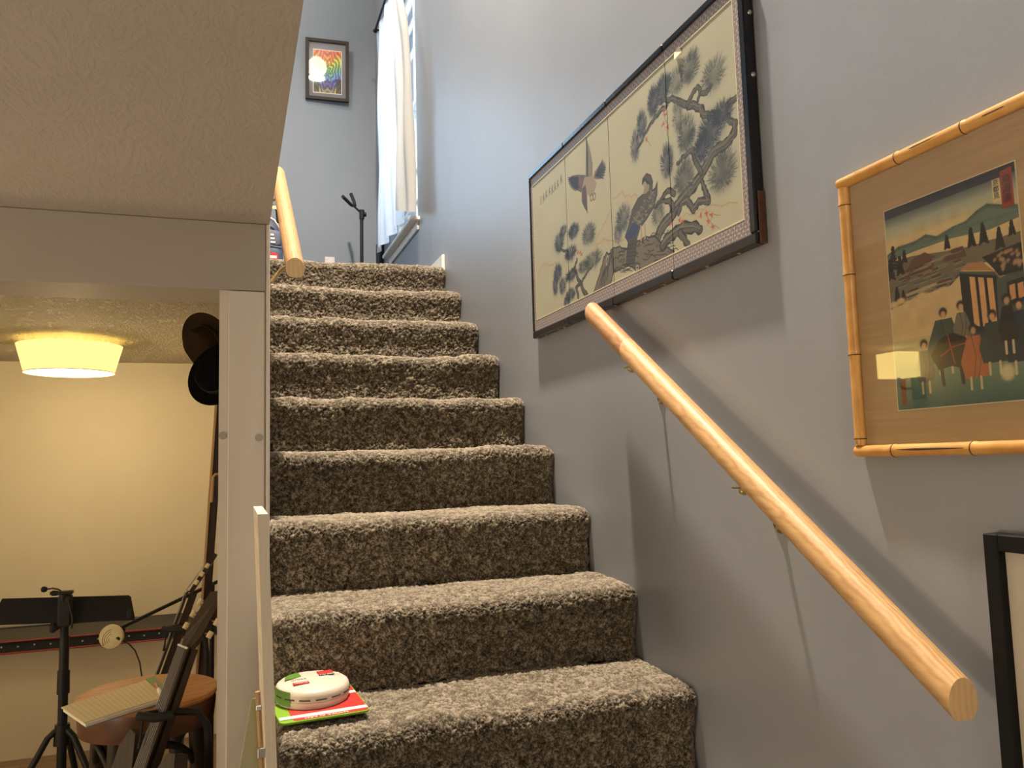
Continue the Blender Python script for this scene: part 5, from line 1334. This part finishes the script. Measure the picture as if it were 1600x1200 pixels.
# ------------------------------------------------------------------ guitars on stands
def guitar(name, label, top, low, face, mats, neck=0.42):
    """top: headstock tip, low: end of the body; face: direction the strings look"""
    T, Lw = Vector(top), Vector(low); ax = (T - Lw); L = ax.length; ax = ax / L
    n = Vector(face); n = (n - ax * n.dot(ax)).normalized(); sd = ax.cross(n)
    g = thing(name, label, 'guitar', Lw)
    hl, nl = 0.16 * L, neck * L
    bl = L - hl - nl
    def at(a, b_, c=0.0): return Lw + ax * a + sd * b_ + n * c
    out = [(0.0, 0.03), (0.02, 0.10), (0.10, 0.155), (0.19, 0.155), (0.26, 0.115), (0.31, 0.110), (0.37, 0.135), (0.45, 0.140), (0.49, 0.115), (0.485, 0.085), (0.44, 0.055), (bl * 0.93, 0.03)]
    out = out + [(a, -b_) for a, b_ in reversed(out)]
    k = bl / 0.43
    mb = MB().prism([(b_, a * k if a < bl * .9 else a) for a, b_ in out], Lw, sd, ax, 0.040)
    bo_ = obj('body', mb, mats[0], g)
    obj('neck', MB().add([at(bl * 0.80, -0.028, 0.012), at(bl * 0.80, 0.028, 0.012), at(bl + nl, 0.022, 0.012), at(bl + nl, -0.022, 0.012), at(bl * 0.80, -0.020, -0.018), at(bl * 0.80, 0.020, -0.018), at(bl + nl, 0.015, -0.012), at(bl + nl, -0.015, -0.012)],
        [(0, 1, 2, 3), (7, 6, 5, 4), (0, 3, 7, 4), (1, 5, 6, 2), (0, 4, 5, 1), (3, 2, 6, 7)]), mats[1], g)
    obj('fretboard', MB().prism([(-0.028, bl * 0.70), (0.028, bl * 0.70), (0.022, bl + nl), (-0.022, bl + nl)], Lw + n * 0.0245, sd, ax, 0.006), M['walnut'], g)
    tilt_ = (ax * 0.97 - n * 0.24).normalized()
    hs = obj('headstock', MB().prism([(-0.022, 0), (0.022, 0), (0.038, 0.04), (0.032, hl * 0.93), (0.0, hl), (-0.032, hl * 0.93), (-0.038, 0.04)], at(bl + nl, 0, 0.012), sd, tilt_, 0.014), mats[1], g)
    obj('nut', MB().prism([(-0.022, -0.002), (0.022, -0.002), (0.022, 0.003), (-0.022, 0.003)], at(bl + nl, 0, 0.028), sd, ax, 0.006), M['whiteprint'], g)
    for s_ in (-1, 1):
        for q in range(3):
            c = at(bl + nl, 0, 0.012) + tilt_ * (0.05 + 0.036 * q) + sd * (s_ * 0.036)
            tp = obj('tuning_peg', MB().tube([c, c + sd * (s_ * 0.016)], 0.003, 8), M['nickel'], g)
            c2 = c + sd * (s_ * 0.024)
            obj('peg_button', MB().tube([c2 - tilt_ * 0.009, c2 + tilt_ * 0.009], 0.0075, 10), M['cream_plastic'], tp, True)
    for q in range(6):
        o_ = (q - 2.5)
        obj('string', MB().tube([at(bl * 0.25, o_ * 0.0095, 0.032), at(bl + nl, o_ * 0.0065, 0.0325), at(bl + nl, o_ * 0.0065, 0.026) + tilt_ * (0.04 + 0.018 * q)], 0.0005, 5), M['string'], g)
    obj('bridge', MB().prism([(-0.045, bl * .22), (0.045, bl * .22), (0.045, bl * .26), (-0.045, bl * .26)], Lw + n * 0.026, sd, ax, 0.012), M['nickel'], g)
    return g
guitar('guitar', 'dark brown guitar with cream tuning pegs in front of the stool', (-0.051, 2.47, -0.338), (-0.385, 2.37, -1.32), (-0.80, -0.55, 0.2), (M['walnut'], M['walnut']), 0.31)
guitar('guitar', 'slim dark red guitar standing behind the round stool', (-0.085, 3.45, -0.325), (-0.430, 3.44, -1.33), (-1.0, 0.08, 0.2), (M['walnut'], M['walnut']))
def guitar_stand(label, yk, zk, xk, xr_, Y):
    t = thing('guitar_stand', label, 'guitar stand', (xk + 0.04, Y, ZF))
    hoop = [(xk - 0.01, Y - 0.01, zk), (xk + 0.05, Y - 0.005, zk + 0.004), (xr_ - 0.03, Y, zk - 0.008), (xr_ - 0.005, Y, zk - 0.045), (xr_ + 0.002, Y, zk - 0.12), (xr_ - 0.005, Y, -1.1), (xr_ - 0.03, Y - 0.03, ZF + 0.015)]
    obj('back_tube', MB().tube(hoop, 0.0105, 12), M['black'], t, True)
    obj('neck_yoke', MB().tube([(xk - 0.012, Y - 0.012, zk + 0.002), (xk + 0.03, Y - 0.035, zk - 0.002), (xk + 0.075, Y - 0.03, zk)], 0.012, 12), M['rubber'], t, True)
    obj('strap', MB().tube([(xk + 0.0, Y - 0.02, zk - 0.005), (xk - 0.004, Y - 0.024, zk - 0.05), (xk - 0.008, Y - 0.024, zk - 0.078)], [0.003, 0.003, 0.005], 8), M['rubber'], t, True)
    for k in range(2): obj('leg', MB().tube([(xr_ - 0.005, Y, -1.08), (xk - 0.16 + 0.10 * k, Y - 0.12 + 0.26 * k, ZF + 0.015)], 0.0095, 10), M['black'], t, True)
    obj('cradle', MB().tube([(xk - 0.26, Y - 0.10, -1.375), (xk - 0.24, Y - 0.06, -1.385), (xk - 0.16, Y + 0.02, -1.385), (xk - 0.10, Y - 0.04, -1.375)], 0.011, 10), M['rubber'], t, True)
    obj('cradle_post', MB().tube([(xk - 0.16, Y + 0.02, -1.385), (xr_ - 0.02, Y, -1.20)], 0.0095, 10), M['black'], t, True)
    return t
guitar_stand('black tubular stand holding the guitar in front of the stool', 2.45, -0.655, -0.222, -0.058, 2.435)
guitar_stand('black tubular stand holding the guitar behind the stool', 3.3, -0.608, -0.235, -0.092, 3.42)

# ------------------------------------------------------------------ hats and tall panel on the partition wall
def hat(label, c, axis, m, R_=0.135, crown=0.085):
    t = thing('hat', label, 'hat', c)
    ax = Vector(axis).normalized()
    obj('brim', MB().lathe([(0.070, 0.0), (0.10, -0.004), (R_, 0.006), (R_ + 0.002, 0.010), (R_ - 0.004, 0.012), (0.10, 0.003), (0.072, 0.008)], c, ax, 44, 0, (1, 0.86)), m, t, True)
    obj('crown', MB().lathe([(0.082, 0.004), (0.080, 0.02), (0.076, crown * .7), (0.064, crown * .92), (0.04, crown), (0.0001, crown * 0.93)], c, ax, 40, 0, (1, 0.86)), m, t, True)
    obj('hat_band', MB().lathe([(0.0835, 0.008), (0.0825, 0.026)], c, ax, 40, 0, (1, 0.86)), M['rubber'], t, True)
    obj('wall_peg', MB().tube([Vector(c) - ax * 0.0 + Vector((0.0, 0, 0.03)), (-0.034, c[1], c[2] + 0.05)], 0.006, 8), M['walnut'], t)
    return t
hat('brown felt hat hanging highest on the partition wall', (-0.085, 3.22, 0.475), (-0.72, -0.62, -0.30), M['felt_brown'], 0.135, 0.075)
hat('black felt hat hanging below the brown hat', (-0.040, 2.95, 0.325), (-0.62, -0.76, 0.20), M['felt_black'], 0.130, 0.06)
tp = thing('tall_panel', 'tall dark panel with a pale front edge leaning below the hats', 'panel', (-0.08, 3.62, ZF))
def lp(z): return -0.0615 - 0.060 * (0.27 - z)
v = []
for z in (ZF, 0.27):
    for (dx, y) in ((0.0, 3.58), (0.026, 3.58), (0.026, 3.92), (0.0, 3.92)): v.append((lp(z) + dx, y, z))
bx6 = [(0, 3, 2, 1), (4, 5, 6, 7), (0, 1, 5, 4), (1, 2, 6, 5), (2, 3, 7, 6), (3, 0, 4, 7)]
obj('panel', MB().add(v, bx6), M['walnut'], tp)
v = []
for z in (ZF, 0.272):
    for (dx, y) in ((-0.009, 3.575), (0.0, 3.575), (0.0, 3.92), (-0.009, 3.92)): v.append((lp(z) + dx, y, z))
obj('front_sheet', MB().add(v, bx6), M['palewood'], tp, label if False else False)
pg = thing('pale_wall_hook', 'short pale hook on the partition wall under the hats', 'hook', (-0.034, 3.2, -0.06))
obj('hook', MB().tube([(-0.036, 3.2, -0.022), (-0.060, 3.2, -0.022), (-0.068, 3.2, -0.032), (-0.070, 3.2, -0.075), (-0.073, 3.2, -0.125)], 0.0045, 10), M['palewood'], pg, True)
obj('plate', MB().box(-0.040, -0.034, 3.185, 3.215, -0.07, 0.0, 0, 0.002), M['palewood'], pg)
